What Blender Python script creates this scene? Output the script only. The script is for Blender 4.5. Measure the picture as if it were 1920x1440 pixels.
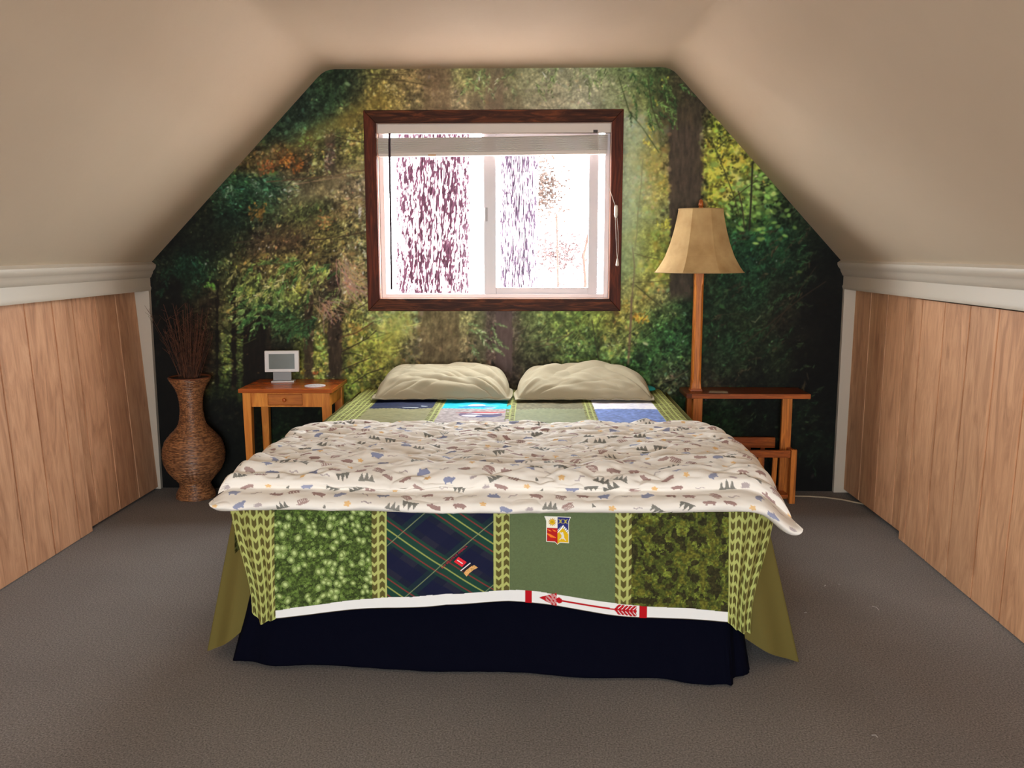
import bpy, math, random
import numpy as np
from mathutils import Matrix, Vector

# ------------------------------------------------------------------ clear
for o in list(bpy.data.objects):
    bpy.data.objects.remove(o, do_unlink=True)
scene = bpy.context.scene
COL = scene.collection
random.seed(7)
RNG = np.random.default_rng(11)

# ------------------------------------------------------------------ camera
CAM = np.array([0.20542512, -4.54942935, 1.24941686])
R2 = np.array([0.99970498, 0.02426654, -0.00103849])
U2 = np.array([-0.00257985, 0.14860172, 0.98889376])
DD = np.array([-0.02415136, 0.98859934, -0.14862049])
FPX = 1656.67
cam_data = bpy.data.cameras.new('camera')
cam_data.sensor_fit = 'HORIZONTAL'
cam_data.sensor_width = 36.0
cam_data.lens = FPX / 1920 * 36.0
cam_data.clip_start = 0.05
cam_ob = bpy.data.objects.new('camera', cam_data)
COL.objects.link(cam_ob)
cam_ob.matrix_world = Matrix(((R2[0], U2[0], -DD[0], CAM[0]),
                              (R2[1], U2[1], -DD[1], CAM[1]),
                              (R2[2], U2[2], -DD[2], CAM[2]),
                              (0, 0, 0, 1)))
scene.camera = cam_ob

# ------------------------------------------------------------------ world, light, exposure
WORLD_STRENGTH = 29.0
w = bpy.data.worlds.new('world')
scene.world = w
w.use_nodes = True
bg = w.node_tree.nodes['Background']
bg.inputs[0].default_value = (0.90, 0.965, 1.0, 1)
bg.inputs[1].default_value = WORLD_STRENGTH

def portal(name, loc, rot, sx, sy):
    l = bpy.data.lights.new(name, 'AREA')
    l.shape = 'RECTANGLE'; l.size = sx; l.size_y = sy
    l.cycles.is_portal = True
    o = bpy.data.objects.new(name, l)
    COL.objects.link(o)
    o.location = loc; o.rotation_euler = rot
    return o
portal('portal_bed_window', (0.0, 0.13, 1.44), (math.radians(-90), 0, 0), 1.20, 0.90)
REAR_Y = -6.4
RW = (-0.85, 0.85, 0.55, 1.65)      # unseen window added behind the camera for fill light
portal('portal_added_window', ((RW[0]+RW[1])/2, REAR_Y - 0.10, (RW[2]+RW[3])/2), (math.radians(90), 0, 0), RW[1]-RW[0], RW[3]-RW[2])

scene.view_settings.view_transform = 'Standard'
scene.view_settings.look = 'None'
scene.view_settings.gamma = 1.0
scene.view_settings.use_curve_mapping = False
scene.view_settings.exposure = 0.0

# ------------------------------------------------------------------ small helpers
def lin(c):
    c = np.asarray(c, float) / 255.0
    return np.where(c <= 0.04045, c / 12.92, ((c + 0.055) / 1.055) ** 2.4)

def lc(r, g, b, k=1.0):
    v = np.clip(lin((r, g, b)) * k, 0, 1)
    return (float(v[0]), float(v[1]), float(v[2]), 1.0)

def smooth01(t):
    t = np.clip(t, 0, 1)
    return t * t * (3 - 2 * t)

class Noise:
    def __init__(s, seed, n=256):
        s.g = np.random.default_rng(seed).random((n, n)); s.n = n
    def __call__(s, x, y):
        x = np.asarray(x, float); y = np.asarray(y, float)
        xi = np.floor(x).astype(int); yi = np.floor(y).astype(int)
        fx = x - xi; fy = y - yi
        fx = fx * fx * (3 - 2 * fx); fy = fy * fy * (3 - 2 * fy)
        n = s.n
        a = s.g[yi % n, xi % n]; b = s.g[yi % n, (xi + 1) % n]
        c = s.g[(yi + 1) % n, xi % n]; d = s.g[(yi + 1) % n, (xi + 1) % n]
        return (a * (1 - fx) + b * fx) * (1 - fy) + (c * (1 - fx) + d * fx) * fy
    def fbm(s, x, y, o=4, gain=0.5):
        t = 0; a = 1.0; m = 0
        for i in range(o):
            t = t + a * s(x * 2 ** i + 17.3 * i, y * 2 ** i + 9.1 * i); m += a; a *= gain
        return t / m
NZ = Noise(3); NZ2 = Noise(5); NZ3 = Noise(8)

def tag(o, label=None, cat=None, group=None, kind=None):
    if label: o['label'] = label
    if cat: o['category'] = cat
    if group: o['group'] = group
    if kind: o['kind'] = kind
    return o

def empty(name, loc, label, cat, group=None, kind=None):
    o = bpy.data.objects.new(name, None)
    COL.objects.link(o); o.location = loc
    o.empty_display_size = 0.1
    return tag(o, label, cat, group, kind)

def link(name, me, mat, parent=None):
    if mat is not None:
        for m in (mat if isinstance(mat, (list, tuple)) else [mat]):
            me.materials.append(m)
    o = bpy.data.objects.new(name, me)
    COL.objects.link(o)
    if parent is not None:
        o.parent = parent
        L = parent
        off = Vector((0, 0, 0))
        while L is not None:
            off += Vector(L.location); L = L.parent
        o.location = -off          # geometry is written in world coordinates
    return o

def fast_mesh(name, V, F, mat, parent=None, col=None, smooth=True):
    """V (n,3), F (m,4) quads, optional colour per vertex (linear)."""
    me = bpy.data.meshes.new(name)
    V = np.ascontiguousarray(V, np.float32); F = np.ascontiguousarray(F, np.int32)
    me.vertices.add(len(V)); me.vertices.foreach_set('co', V.ravel())
    me.loops.add(F.size); me.loops.foreach_set('vertex_index', F.ravel())
    me.polygons.add(len(F))
    me.polygons.foreach_set('loop_start', np.arange(0, F.size, F.shape[1], dtype=np.int32))
    try:
        me.polygons.foreach_set('loop_total', np.full(len(F), F.shape[1], np.int32))
    except Exception:
        pass
    me.update(calc_edges=True)
    me.polygons.foreach_set('use_smooth', np.full(len(F), bool(smooth)))
    if col is not None:
        ca = me.color_attributes.new('col', 'FLOAT_COLOR', 'POINT')
        c4 = np.ones((len(V), 4), np.float32); c4[:, :3] = np.clip(col.reshape(-1, 3), 0, 1)
        ca.data.foreach_set('color', c4.ravel())
    me.validate()
    return link(name, me, mat, parent)

def grid_faces(ny, nx, wrapx=False):
    idx = np.arange(ny * nx).reshape(ny, nx)
    if wrapx:
        idx = np.concatenate([idx, idx[:, :1]], 1)
    a = idx[:-1, :-1].ravel(); b = idx[:-1, 1:].ravel(); c = idx[1:, 1:].ravel(); d = idx[1:, :-1].ravel()
    return np.stack([a, b, c, d], 1)

def grid(name, P, mat, parent=None, col=None, keep=None, wrapx=False, flip=False):
    ny, nx = P.shape[:2]
    F = grid_faces(ny, nx, wrapx)
    V = P.reshape(-1, 3)
    C = None if col is None else col.reshape(-1, 3)
    if keep is not None:
        k = keep.reshape(-1)
        F = F[k[F].all(1)]
        used = np.unique(F); remap = np.full(len(V), -1); remap[used] = np.arange(len(used))
        F = remap[F]; V = V[used]
        if C is not None: C = C[used]
    if flip: F = F[:, ::-1]
    return fast_mesh(name, V, F, mat, parent, C)

class MB:
    def __init__(s): s.v = []; s.f = []
    def add(s, vs, fs):
        n = len(s.v); s.v += [tuple(map(float, p)) for p in vs]; s.f += [tuple(i + n for i in f) for f in fs]; return s
    def box(s, x0, x1, y0, y1, z0, z1):
        return s.add([(x0,y0,z0),(x1,y0,z0),(x1,y1,z0),(x0,y1,z0),(x0,y0,z1),(x1,y0,z1),(x1,y1,z1),(x0,y1,z1)],
                     [(0,3,2,1),(4,5,6,7),(0,1,5,4),(1,2,6,5),(2,3,7,6),(3,0,4,7)])
    def hexa(s, b, t):
        """8 corners: bottom ring b, top ring t (ccw from above)"""
        return s.add(list(b) + list(t), [(0,3,2,1),(4,5,6,7),(0,1,5,4),(1,2,6,5),(2,3,7,6),(3,0,4,7)])
    def prism(s, poly, axis, a, b):
        """poly: 2D points in the two other axes"""
        def mk(p, q):
            if axis == 0: return (q, p[0], p[1])
            if axis == 1: return (p[0], q, p[1])
            return (p[0], p[1], q)
        n = len(poly)
        vs = [mk(p, a) for p in poly] + [mk(p, b) for p in poly]
        fs = [tuple(range(n))[::-1], tuple(range(n, 2 * n))] + [(i, (i+1) % n, n + (i+1) % n, n + i) for i in range(n)]
        return s.add(vs, fs)
    def tube(s, pts, r, sides=8, cap=True):
        pts = [Vector(p) for p in pts]; n = len(pts)
        rr = r if isinstance(r, (list, tuple)) else [r] * n
        base = len(s.v); up = None
        for i, p in enumerate(pts):
            t = (pts[min(i+1, n-1)] - pts[max(i-1, 0)]).normalized()
            if up is None:
                up = Vector((0, 0, 1)) if abs(t.z) < 0.9 else Vector((1, 0, 0))
            a = t.cross(up).normalized(); b = a.cross(t).normalized(); up = b
            for k in range(sides):
                an = 2 * math.pi * k / sides
                q = p + (a * math.cos(an) + b * math.sin(an)) * rr[i]
                s.v.append((q.x, q.y, q.z))
        for i in range(n - 1):
            for k in range(sides):
                k2 = (k + 1) % sides
                s.f.append((base+i*sides+k, base+i*sides+k2, base+(i+1)*sides+k2, base+(i+1)*sides+k))
        if cap:
            s.f.append(tuple(base + k for k in range(sides))[::-1])
            s.f.append(tuple(base + (n-1)*sides + k for k in range(sides)))
        return s
    def lathe(s, prof, c, n=32):
        base = len(s.v)
        for (r, z) in prof:
            for k in range(n):
                a = 2 * math.pi * k / n
                s.v.append((c[0] + r * math.cos(a), c[1] + r * math.sin(a), c[2] + z))
        for i in range(len(prof) - 1):
            for k in range(n):
                k2 = (k + 1) % n
                s.f.append((base+i*n+k, base+i*n+k2, base+(i+1)*n+k2, base+(i+1)*n+k))
        s.f.append(tuple(base + k for k in range(n))[::-1])
        s.f.append(tuple(base + (len(prof)-1)*n + k for k in range(n)))
        return s
    def build(s, name, mat, parent=None, bevel=0.0, smooth=False, seg=2):
        me = bpy.data.meshes.new(name)
        me.from_pydata(s.v, [], s.f); me.update()
        if smooth or bevel:
            me.polygons.foreach_set('use_smooth', [True] * len(me.polygons))
        o = link(name, me, mat, parent)
        if bevel:
            m = o.modifiers.new('bevel', 'BEVEL'); m.width = bevel; m.segments = seg
            m.limit_method = 'ANGLE'; m.angle_limit = math.radians(35); m.harden_normals = True
        elif smooth:
            m = o.modifiers.new('split', 'EDGE_SPLIT'); m.split_angle = math.radians(40)
        return o

# ------------------------------------------------------------------ materials
def newmat(name):
    m = bpy.data.materials.new(name); m.use_nodes = True
    nt = m.node_tree; b = nt.nodes['Principled BSDF']
    return m, nt, b

def add_bump(nt, b, scale, strength, dist=0.002, detail=4, coord=None, src=None):
    bu = nt.nodes.new('ShaderNodeBump'); bu.inputs['Strength'].default_value = strength
    bu.inputs['Distance'].default_value = dist
    if src is None:
        n = nt.nodes.new('ShaderNodeTexNoise'); n.inputs['Scale'].default_value = scale; n.inputs['Detail'].default_value = detail
        if coord is not None: nt.links.new(coord, n.inputs['Vector'])
        src = n.outputs['Fac']
    nt.links.new(src, bu.inputs['Height']); nt.links.new(bu.outputs['Normal'], b.inputs['Normal'])

def plain(name, col, rough=0.6, bump=0.0, bscale=200, metal=0.0, var=0.0, vscale=8, spec=0.5):
    m, nt, b = newmat(name)
    b.inputs['Roughness'].default_value = rough; b.inputs['Metallic'].default_value = metal
    b.inputs['Specular IOR Level'].default_value = spec
    tc = nt.nodes.new('ShaderNodeTexCoord')
    if var > 0:
        n = nt.nodes.new('ShaderNodeTexNoise'); n.inputs['Scale'].default_value = vscale; n.inputs['Detail'].default_value = 5
        nt.links.new(tc.outputs['Object'], n.inputs['Vector'])
        r = nt.nodes.new('ShaderNodeValToRGB')
        r.color_ramp.elements[0].position = 0.3; r.color_ramp.elements[1].position = 0.7
        r.color_ramp.elements[0].color = tuple(c * (1 - var) for c in col[:3]) + (1,)
        r.color_ramp.elements[1].color = tuple(min(1, c * (1 + var)) for c in col[:3]) + (1,)
        nt.links.new(n.outputs['Fac'], r.inputs['Fac']); nt.links.new(r.outputs['Color'], b.inputs['Base Color'])
    else:
        b.inputs['Base Color'].default_value = col
    if bump > 0:
        add_bump(nt, b, bscale, bump, coord=tc.outputs['Object'])
    return m

def wood(name, c1, c2, grain=(60, 60, 3), rough=0.5, scale=1.0, c3=None, bump=0.15, knots=False, spec=0.5):
    m, nt, b = newmat(name)
    tc = nt.nodes.new('ShaderNodeTexCoord')
    mp = nt.nodes.new('ShaderNodeMapping'); mp.inputs['Scale'].default_value = grain
    nt.links.new(tc.outputs['Object'], mp.inputs['Vector'])
    n = nt.nodes.new('ShaderNodeTexNoise'); n.inputs['Scale'].default_value = scale; n.inputs['Detail'].default_value = 7
    n.inputs['Roughness'].default_value = 0.62; n.inputs['Distortion'].default_value = 1.2
    nt.links.new(mp.outputs['Vector'], n.inputs['Vector'])
    r = nt.nodes.new('ShaderNodeValToRGB')
    e = r.color_ramp.elements
    e[0].position = 0.30; e[0].color = c1; e[1].position = 0.68; e[1].color = c2
    if c3 is not None:
        k = e.new(0.5); k.color = c3
    nt.links.new(n.outputs['Fac'], r.inputs['Fac']); nt.links.new(r.outputs['Color'], b.inputs['Base Color'])
    b.inputs['Roughness'].default_value = rough
    b.inputs['Specular IOR Level'].default_value = spec
    add_bump(nt, b, 1, bump, 0.001, src=n.outputs['Fac'])
    return m

def colattr(name, rough=0.8, gain=1.0, bump=0.0, bscale=300, sheen=0.0, spec=0.3, bdist=0.001):
    m, nt, b = newmat(name)
    a = nt.nodes.new('ShaderNodeAttribute'); a.attribute_name = 'col'
    nt.links.new(a.outputs['Color'], b.inputs['Base Color'])
    b.inputs['Roughness'].default_value = rough
    b.inputs['Specular IOR Level'].default_value = spec
    if sheen: b.inputs['Sheen Weight'].default_value = sheen
    if bump > 0:
        tc = nt.nodes.new('ShaderNodeTexCoord')
        add_bump(nt, b, bscale, bump, bdist, coord=tc.outputs['Object'])
    return m

K_MURAL = 1.30      # print albedo = displayed tone times this
K_QUILT = 1.2
M_MURAL = colattr('mural_print', 0.7, spec=0.25)
M_QUILT = colattr('quilt_cotton', 0.75, bump=0.25, bscale=900, spec=0.16)
M_DUVET = colattr('duvet_cotton', 0.8, bump=0.2, bscale=700, spec=0.2)
M_BARK = colattr('bark', 0.95, spec=0.1)
M_WICKER = colattr('wicker', 0.38, spec=0.6)
M_PAINT = plain('white_trim_paint', (0.55, 0.475, 0.385, 1), 0.5, 0.05, 60)
M_CEIL = plain('cream_ceiling_paint', (0.50, 0.395, 0.280, 1), 0.85, 0.25, 45, var=0.03, vscale=2.2)
M_DARK = plain('gap_shade_dark', (0.03, 0.022, 0.018, 1), 0.9)  # shade inside the gap round the panels, put into the colour
M_VINYL = plain('window_vinyl', (0.72, 0.66, 0.68, 1), 0.35)
M_CASING = wood('stained_casing', lc(34, 13, 5), lc(118, 62, 30), (5, 40, 40), 0.5, 1.0, lc(66, 31, 14), bump=0.1, spec=.15)
M_CASING_V = wood('stained_casing_upright', lc(48, 16, 7), lc(116, 52, 26), (40, 40, 4), 0.5, 1.0, lc(82, 34, 17), bump=0.1, spec=.15)
M_JAMB = plain('jamb_paint', (0.75, 0.45, 0.33, 1), 0.5)
M_GLASSM = None

# ------------------------------------------------------------------ room shell
HW = 1.775; HK = 1.184; HC = 2.144; XA, XB = -0.834, 0.879
WALLX = 1.93
def shell():
    # carpet
    m, nt, b = newmat('carpet')
    tc = nt.nodes.new('ShaderNodeTexCoord')
    n1 = nt.nodes.new('ShaderNodeTexNoise'); n1.inputs['Scale'].default_value = 190; n1.inputs['Detail'].default_value = 6; n1.inputs['Roughness'].default_value = 0.75
    n2 = nt.nodes.new('ShaderNodeTexNoise'); n2.inputs['Scale'].default_value = 2.2; n2.inputs['Detail'].default_value = 4
    for n in (n1, n2): nt.links.new(tc.outputs['Object'], n.inputs['Vector'])
    r = nt.nodes.new('ShaderNodeValToRGB'); e = r.color_ramp.elements
    e[0].position = 0.33; e[0].color = (0.088, 0.083, 0.079, 1)
    e[1].position = 0.70; e[1].color = (0.41, 0.385, 0.365, 1)
    k = e.new(0.5); k.color = (0.235, 0.216, 0.204, 1)
    nt.links.new(n1.outputs['Fac'], r.inputs['Fac'])
    mx = nt.nodes.new('ShaderNodeMix'); mx.data_type = 'RGBA'; mx.blend_type = 'MULTIPLY'; mx.inputs[0].default_value = 1
    r2 = nt.nodes.new('ShaderNodeValToRGB'); r2.color_ramp.elements[0].position = 0.3; r2.color_ramp.elements[1].position = 0.7
    r2.color_ramp.elements[0].color = (0.86, 0.86, 0.86, 1); r2.color_ramp.elements[1].color = (1, 1, 1, 1)
    nt.links.new(n2.outputs['Fac'], r2.inputs['Fac'])
    nt.links.new(r.outputs['Color'], mx.inputs[6]); nt.links.new(r2.outputs['Color'], mx.inputs[7])
    nt.links.new(mx.outputs[2], b.inputs['Base Color'])
    b.inputs['Roughness'].default_value = 1.0; b.inputs['Specular IOR Level'].default_value = 0.05
    bu = nt.nodes.new('ShaderNodeBump'); bu.inputs['Strength'].default_value = 0.35; bu.inputs['Distance'].default_value = 0.003
    nt.links.new(n1.outputs['Fac'], bu.inputs['Height']); nt.links.new(bu.outputs['Normal'], b.inputs['Normal'])
    f = MB().box(-WALLX, WALLX, REAR_Y, 0.0, -0.12, 0.0).build('floor', m)
    tag(f, 'grey speckled wall-to-wall carpet', 'floor', kind='structure')
    # ceiling: both slopes and the flat, one plaster skin with softly rounded creases
    def arc(p0, p1, p2, r, n=5):
        p0, p1, p2 = map(np.array, (p0, p1, p2))
        a = (p0 - p1) / np.linalg.norm(p0 - p1); c = (p2 - p1) / np.linalg.norm(p2 - p1)
        s, e_ = p1 + a * r, p1 + c * r
        return [tuple((1-t)**2 * s + 2*t*(1-t) * p1 + t*t * e_) for t in np.linspace(0, 1, n)]
    ex = 0.18
    sl = (HC - HK) / (XA + HW); sr = (HC - HK) / (HW - XB)
    A = (-HW - ex, HK - ex * sl); D = (HW + ex, HK - ex * sr)
    B = (XA, HC); Cc = (XB, HC)
    prof = [A] + arc(A, B, Cc, 0.05) + arc(B, Cc, D, 0.05) + [D]
    outer = [(HW + ex + .1, HK - ex * sr), (XB + 0.05, HC + 0.1), (XA - 0.05, HC + 0.1), (-HW - ex - .1, HK - ex * sl)]
    # strips along y, welded
    ys = [0.16, REAR_Y - 0.14]
    n = len(prof)
    mb = MB()
    vs = [(p[0], y, p[1]) for y in ys for p in prof]
    mb.add(vs, [(i, i+1, n+i+1, n+i) for i in range(n-1)])
    mo = len(mb.v)
    vs = [(p[0], y, p[1]) for y in ys for p in outer]
    mb.add(vs, [(i, i+1, 4+i+1, 4+i) for i in range(3)])
    c = mb.build('ceiling', M_CEIL, smooth=True)
    tag(c, 'cream plaster attic ceiling with two sloping sides', 'ceiling', kind='structure')
    # knee walls behind the panels
    for sx, nm, lab in ((-1, 'wall_left', 'knee wall behind the wooden panels left of the bed'), (1, 'wall_right', 'knee wall behind the wooden panels right of the bed')):
        x0, x1 = sorted((sx * WALLX, sx * (WALLX + 0.12)))
        o = MB().box(x0, x1, REAR_Y, 0.0, -0.1, HK + 0.03).build(nm, M_DARK)
        tag(o, lab, 'wall', kind='structure')
    # rear gable behind the camera, with a window added for fill light
    y0, y1 = REAR_Y - 0.12, REAR_Y
    o = MB().box(-WALLX - .1, RW[0], y0, y1, -.1, HC + .05).box(RW[1], WALLX + .1, y0, y1, -.1, HC + .05)\
        .box(RW[0], RW[1], y0, y1, -.1, RW[2]).box(RW[0], RW[1], y0, y1, RW[3], HC + .05).build('wall_front', M_CEIL)
    tag(o, 'plain cream gable wall at the other end of the room', 'wall', kind='structure')
    wf = MB()
    for a, b_ in ((RW[0], RW[0] + .05), (RW[1] - .05, RW[1]), (-.025, .025)):
        wf.box(a, b_, REAR_Y - .09, REAR_Y - .03, RW[2], RW[3])
    for a, b_ in ((RW[2], RW[2] + .05), (RW[3] - .05, RW[3])):
        wf.box(RW[0] + .05, RW[1] - .05, REAR_Y - .088, REAR_Y - .032, a, b_)
    tag(wf.build('added_fill_window', M_VINYL), 'white framed window added in the unseen rear gable for fill light', 'window', kind='structure')
    # mural wall body, with the window opening
    HX0, HX1, HZ0, HZ1 = -0.605, 0.612, 0.990, 1.895
    wb = MB().box(-WALLX - .12, HX0, 0.003, 0.15, -.1, HC + .08).box(HX1, WALLX + .12, 0.003, 0.15, -.1, HC + .08)\
        .box(HX0, HX1, 0.003, 0.15, -.1, HZ0).box(HX0, HX1, 0.003, 0.15, HZ1, HC + .08).build('wall_back', M_PAINT)
    tag(wb, 'gable wall papered with a forest mural behind the bed', 'wall', kind='structure')
    return wb
WALL_BACK = shell()

# ------------------------------------------------------------------ mural (painted in the wall's own design coordinates)
HM = np.array([[3.48320062e+02, -3.07998183e+01, 9.26900533e+02],
               [-2.79744285e+00, -3.72269782e+02, 9.17518689e+02],
               [-5.15150562e-03, -3.17008810e-02, 1.0]])
CTRL = """
620,140,30,45,25;660,140,35,45,28;700,140,95,90,45;760,140,130,110,65;820,140,125,105,75;880,140,140,140,85;940,140,125,125,85;1000,140,150,150,110;1060,140,155,155,120;1120,140,150,155,115;1180,140,115,135,80;1240,140,60,75,38;1285,150,75,65,45
560,190,28,42,28;620,190,35,60,35;670,190,60,62,35;710,190,135,115,50;780,190,125,110,70;850,190,145,130,95;940,190,130,120,90;1030,190,160,155,125;1100,190,165,165,135;1160,190,140,150,110;1200,190,115,125,68;1250,190,55,72,35;1300,190,60,50,40
500,240,30,45,28;560,240,38,60,40;620,240,45,65,42;660,240,110,98,42;1185,240,160,175,145;1215,240,130,140,80;1250,240,75,75,45;1290,240,60,50,42;1330,240,110,120,40
450,300,50,45,22;490,300,75,60,30;540,300,75,55,28;580,300,50,45,28;600,300,85,90,40;625,300,60,50,35;660,300,110,110,50;1185,300,165,175,140;1215,300,150,145,60;1240,300,140,130,70;1290,300,60,52,42;1340,300,140,150,45;1380,300,130,135,45
400,350,30,40,22;450,350,28,58,36;500,350,36,64,42;550,350,80,82,60;600,350,88,82,52;640,350,105,95,65;670,350,130,115,90;1190,350,160,175,135;1230,350,160,150,60;1290,350,75,65,52;1345,350,150,155,45;1400,350,110,125,50;1440,350,60,80,35
370,400,20,24,13;430,400,18,34,22;500,400,36,50,28;560,400,60,72,34;600,400,55,68,34;650,400,115,100,60;675,400,125,115,75;1185,400,150,170,130;1220,400,155,165,90;1260,400,110,115,70;1400,400,60,85,35;1440,400,45,75,35;1480,400,32,42,24
320,450,13,13,8;380,450,16,22,13;440,450,22,30,17;500,450,62,50,34;560,450,72,55,35;600,450,100,95,45;650,450,105,100,55;680,450,120,115,70;1180,450,150,165,110;1215,450,140,150,60;1240,450,120,130,50;1400,450,25,55,30;1460,450,25,58,34;1520,450,18,26,16
300,500,16,18,11;350,500,14,36,22;400,500,24,36,20;450,500,75,70,35;500,500,98,84,44;550,500,98,96,45;600,500,75,65,35;650,500,125,102,66;680,500,130,125,75;1180,500,130,155,105;1210,500,140,150,55;1250,500,150,155,60;1300,500,60,70,35;1400,500,24,56,33;1470,500,20,42,24;1530,500,11,13,8;1565,500,7,7,5
300,550,11,11,7;350,550,14,24,13;400,550,42,34,20;450,550,72,85,40;500,550,82,104,50;550,550,80,80,40;600,550,65,60,38;650,550,128,108,70;680,550,120,120,60;1175,550,130,140,90;1200,550,150,140,50;1240,550,120,120,70;1300,550,28,48,27;1400,550,24,48,27;1470,550,24,30,19;1530,550,8,8,6
310,600,13,9,6;360,600,38,31,18;410,600,56,50,27;440,600,75,80,38;480,600,32,42,24;530,600,48,74,35;580,600,60,70,32;620,600,90,70,45;660,600,120,120,55;710,600,150,165,90;760,600,150,160,90;820,600,115,110,70;880,600,120,120,75;940,600,90,75,70;1000,600,100,115,65;1060,600,110,135,60;1120,600,130,150,60;1160,600,160,150,60;1200,600,120,125,60;1250,600,50,85,40;1300,600,22,40,22;1400,600,28,40,22;1470,600,27,25,17;1540,600,5,5,4
320,640,16,11,8;380,640,46,33,20;430,640,68,88,35;470,640,28,22,14;530,640,30,34,20;590,640,80,95,35;640,640,70,75,30;680,640,125,135,50;730,640,150,150,60;790,640,105,95,65;850,640,110,100,70;940,640,85,70,65;1000,640,75,85,50;1060,640,90,110,55;1110,640,80,105,50;1160,640,110,120,60;1210,640,55,95,45;1260,640,40,80,40;1340,640,24,44,24;1420,640,27,38,21;1500,640,14,14,9;1560,640,5,5,4
320,680,13,9,6;380,680,48,30,18;430,680,78,92,38;470,680,20,15,11;530,680,24,20,13;575,680,110,115,45;640,680,70,75,35;680,680,130,135,45;720,680,120,120,50;780,680,80,75,50;940,680,80,65,55;1000,680,60,60,40;1100,680,70,95,45;1200,680,50,90,42;1260,680,50,75,40;1350,680,28,42,24;1440,680,20,27,15;1540,680,5,5,4
310,720,9,7,5;440,720,38,48,20;500,720,18,24,12;660,720,110,125,45;700,720,90,90,35;900,720,60,60,35;1100,720,50,70,35;1260,720,60,65,42;1340,720,42,36,24;1420,720,15,19,12;1540,720,5,5,4
310,780,7,6,5;430,780,12,13,8;520,780,12,22,10;600,780,10,19,9;1270,780,28,56,26;1350,780,18,40,19;1420,780,10,15,9;1500,780,12,19,11;1550,780,6,9,6
300,840,5,5,4;440,840,8,10,5;540,840,16,36,13;900,840,20,30,15;1350,840,18,38,18;1420,840,12,15,9;1520,840,10,18,10
310,905,5,4,3;440,905,6,7,4;900,905,8,10,5;1400,905,6,8,4;1500,905,4,4,3;1560,905,3,3,3
"""
X0P, Y0P, WP, HP_ = 270, 112, 1310, 825      # design raster
def paint_mural():
    pts = []
    for line in CTRL.strip().split('\n'):
        for q in line.split(';'):
            pts.append([float(v) for v in q.split(',')])
    pts = np.array(pts)
    # low-res interpolation
    st = 5
    gx = np.arange(0, WP + st, st) + X0P; gy = np.arange(0, HP_ + st, st) + Y0P
    GX, GY = np.meshgrid(gx, gy)
    acc = np.zeros(GX.shape + (3,)); wsum = np.zeros(GX.shape)
    for p in pts:
        d2 = (GX - p[0]) ** 2 + ((GY - p[1]) * 1.05) ** 2
        wt = np.exp(-d2 / (2 * 21.0 ** 2)) + 1e-4 / (1 + d2 / 400.0) ** 2
        acc += wt[..., None] * p[2:5]; wsum += wt
    low = acc / wsum[..., None]
    X, Y = np.meshgrid(np.arange(WP) + X0P, np.arange(HP_) + Y0P)
    fx = (X - X0P) / st; fy = (Y - Y0P) / st
    # jitter the lookup so that colour borders break up
    jx = (NZ.fbm(X / 26, Y / 26, 4) - .5) * 7; jy = (NZ2.fbm(X / 26, Y / 26, 4) - .5) * 7
    fx = np.clip(fx + jx, 0, low.shape[1] - 1.001); fy = np.clip(fy + jy, 0, low.shape[0] - 1.001)
    xi = fx.astype(int); yi = fy.astype(int); ax = (fx - xi)[..., None]; ay = (fy - yi)[..., None]
    img = (low[yi, xi] * (1-ax) + low[yi, xi+1] * ax) * (1-ay) + (low[yi+1, xi] * (1-ax) + low[yi+1, xi+1] * ax) * ay
    base = img.copy()
    # haze factor: the misty middle has low contrast
    hz = np.exp(-(((X - 1010) / 230.0) ** 2 + ((Y - 300) / 330.0) ** 2)) + 0.8 * np.exp(-(((X - 1185) / 45.0) ** 2 + ((Y - 360) / 170.0) ** 2)) \
        + 0.6 * np.exp(-(((X - 740) / 50.0) ** 2 + ((Y - 610) / 45.0) ** 2))
    hz = np.clip(hz, 0, 0.85)
    con = 1 - 0.72 * hz
    n = NZ.fbm(X / 9.0, Y / 9.0, 4, .65) - .5
    n2 = NZ3.fbm(X / 3.2, Y / 3.6, 3, .7) - .5
    img *= np.exp((n * 1.9 + n2 * 1.5) * con)[..., None]

    def at(x, y):
        return base[int(np.clip(y - Y0P, 0, HP_ - 1)), int(np.clip(x - X0P, 0, WP - 1))]
    def stamp(x, y, a, b, ang, c, alpha=0.8, soft=0.35):
        r = max(a, b) + 1
        x0 = int(max(0, x - X0P - r)); x1 = int(min(WP, x - X0P + r + 2)); y0 = int(max(0, y - Y0P - r)); y1 = int(min(HP_, y - Y0P + r + 2))
        if x0 >= x1 or y0 >= y1: return
        yy, xx = np.mgrid[y0:y1, x0:x1]
        dx = xx + X0P - x; dy = yy + Y0P - y
        ca, sa = math.cos(ang), math.sin(ang)
        u = (dx * ca + dy * sa) / a; v = (-dx * sa + dy * ca) / b
        m = np.clip((1 + soft - np.sqrt(u * u + v * v)) / (2 * soft), 0, 1)[..., None] * alpha
        s = img[y0:y1, x0:x1]
        img[y0:y1, x0:x1] = s * (1 - m) + np.array(c, float) * m
    def line(pts_, wd, c, alpha=0.8, fade=False):
        for (xa, ya), (xb, yb) in zip(pts_[:-1], pts_[1:]):
            L = math.hypot(xb - xa, yb - ya); k = max(2, int(L / max(1.0, wd * .8)))
            ang = math.atan2(yb - ya, xb - xa)
            for t in np.linspace(0, 1, k):
                stamp(xa + (xb-xa)*t, ya + (yb-ya)*t, wd * 1.0 + .6, wd * .5 + .2, ang, c, alpha * (1 - .6*t if fade else 1), .5)
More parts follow.
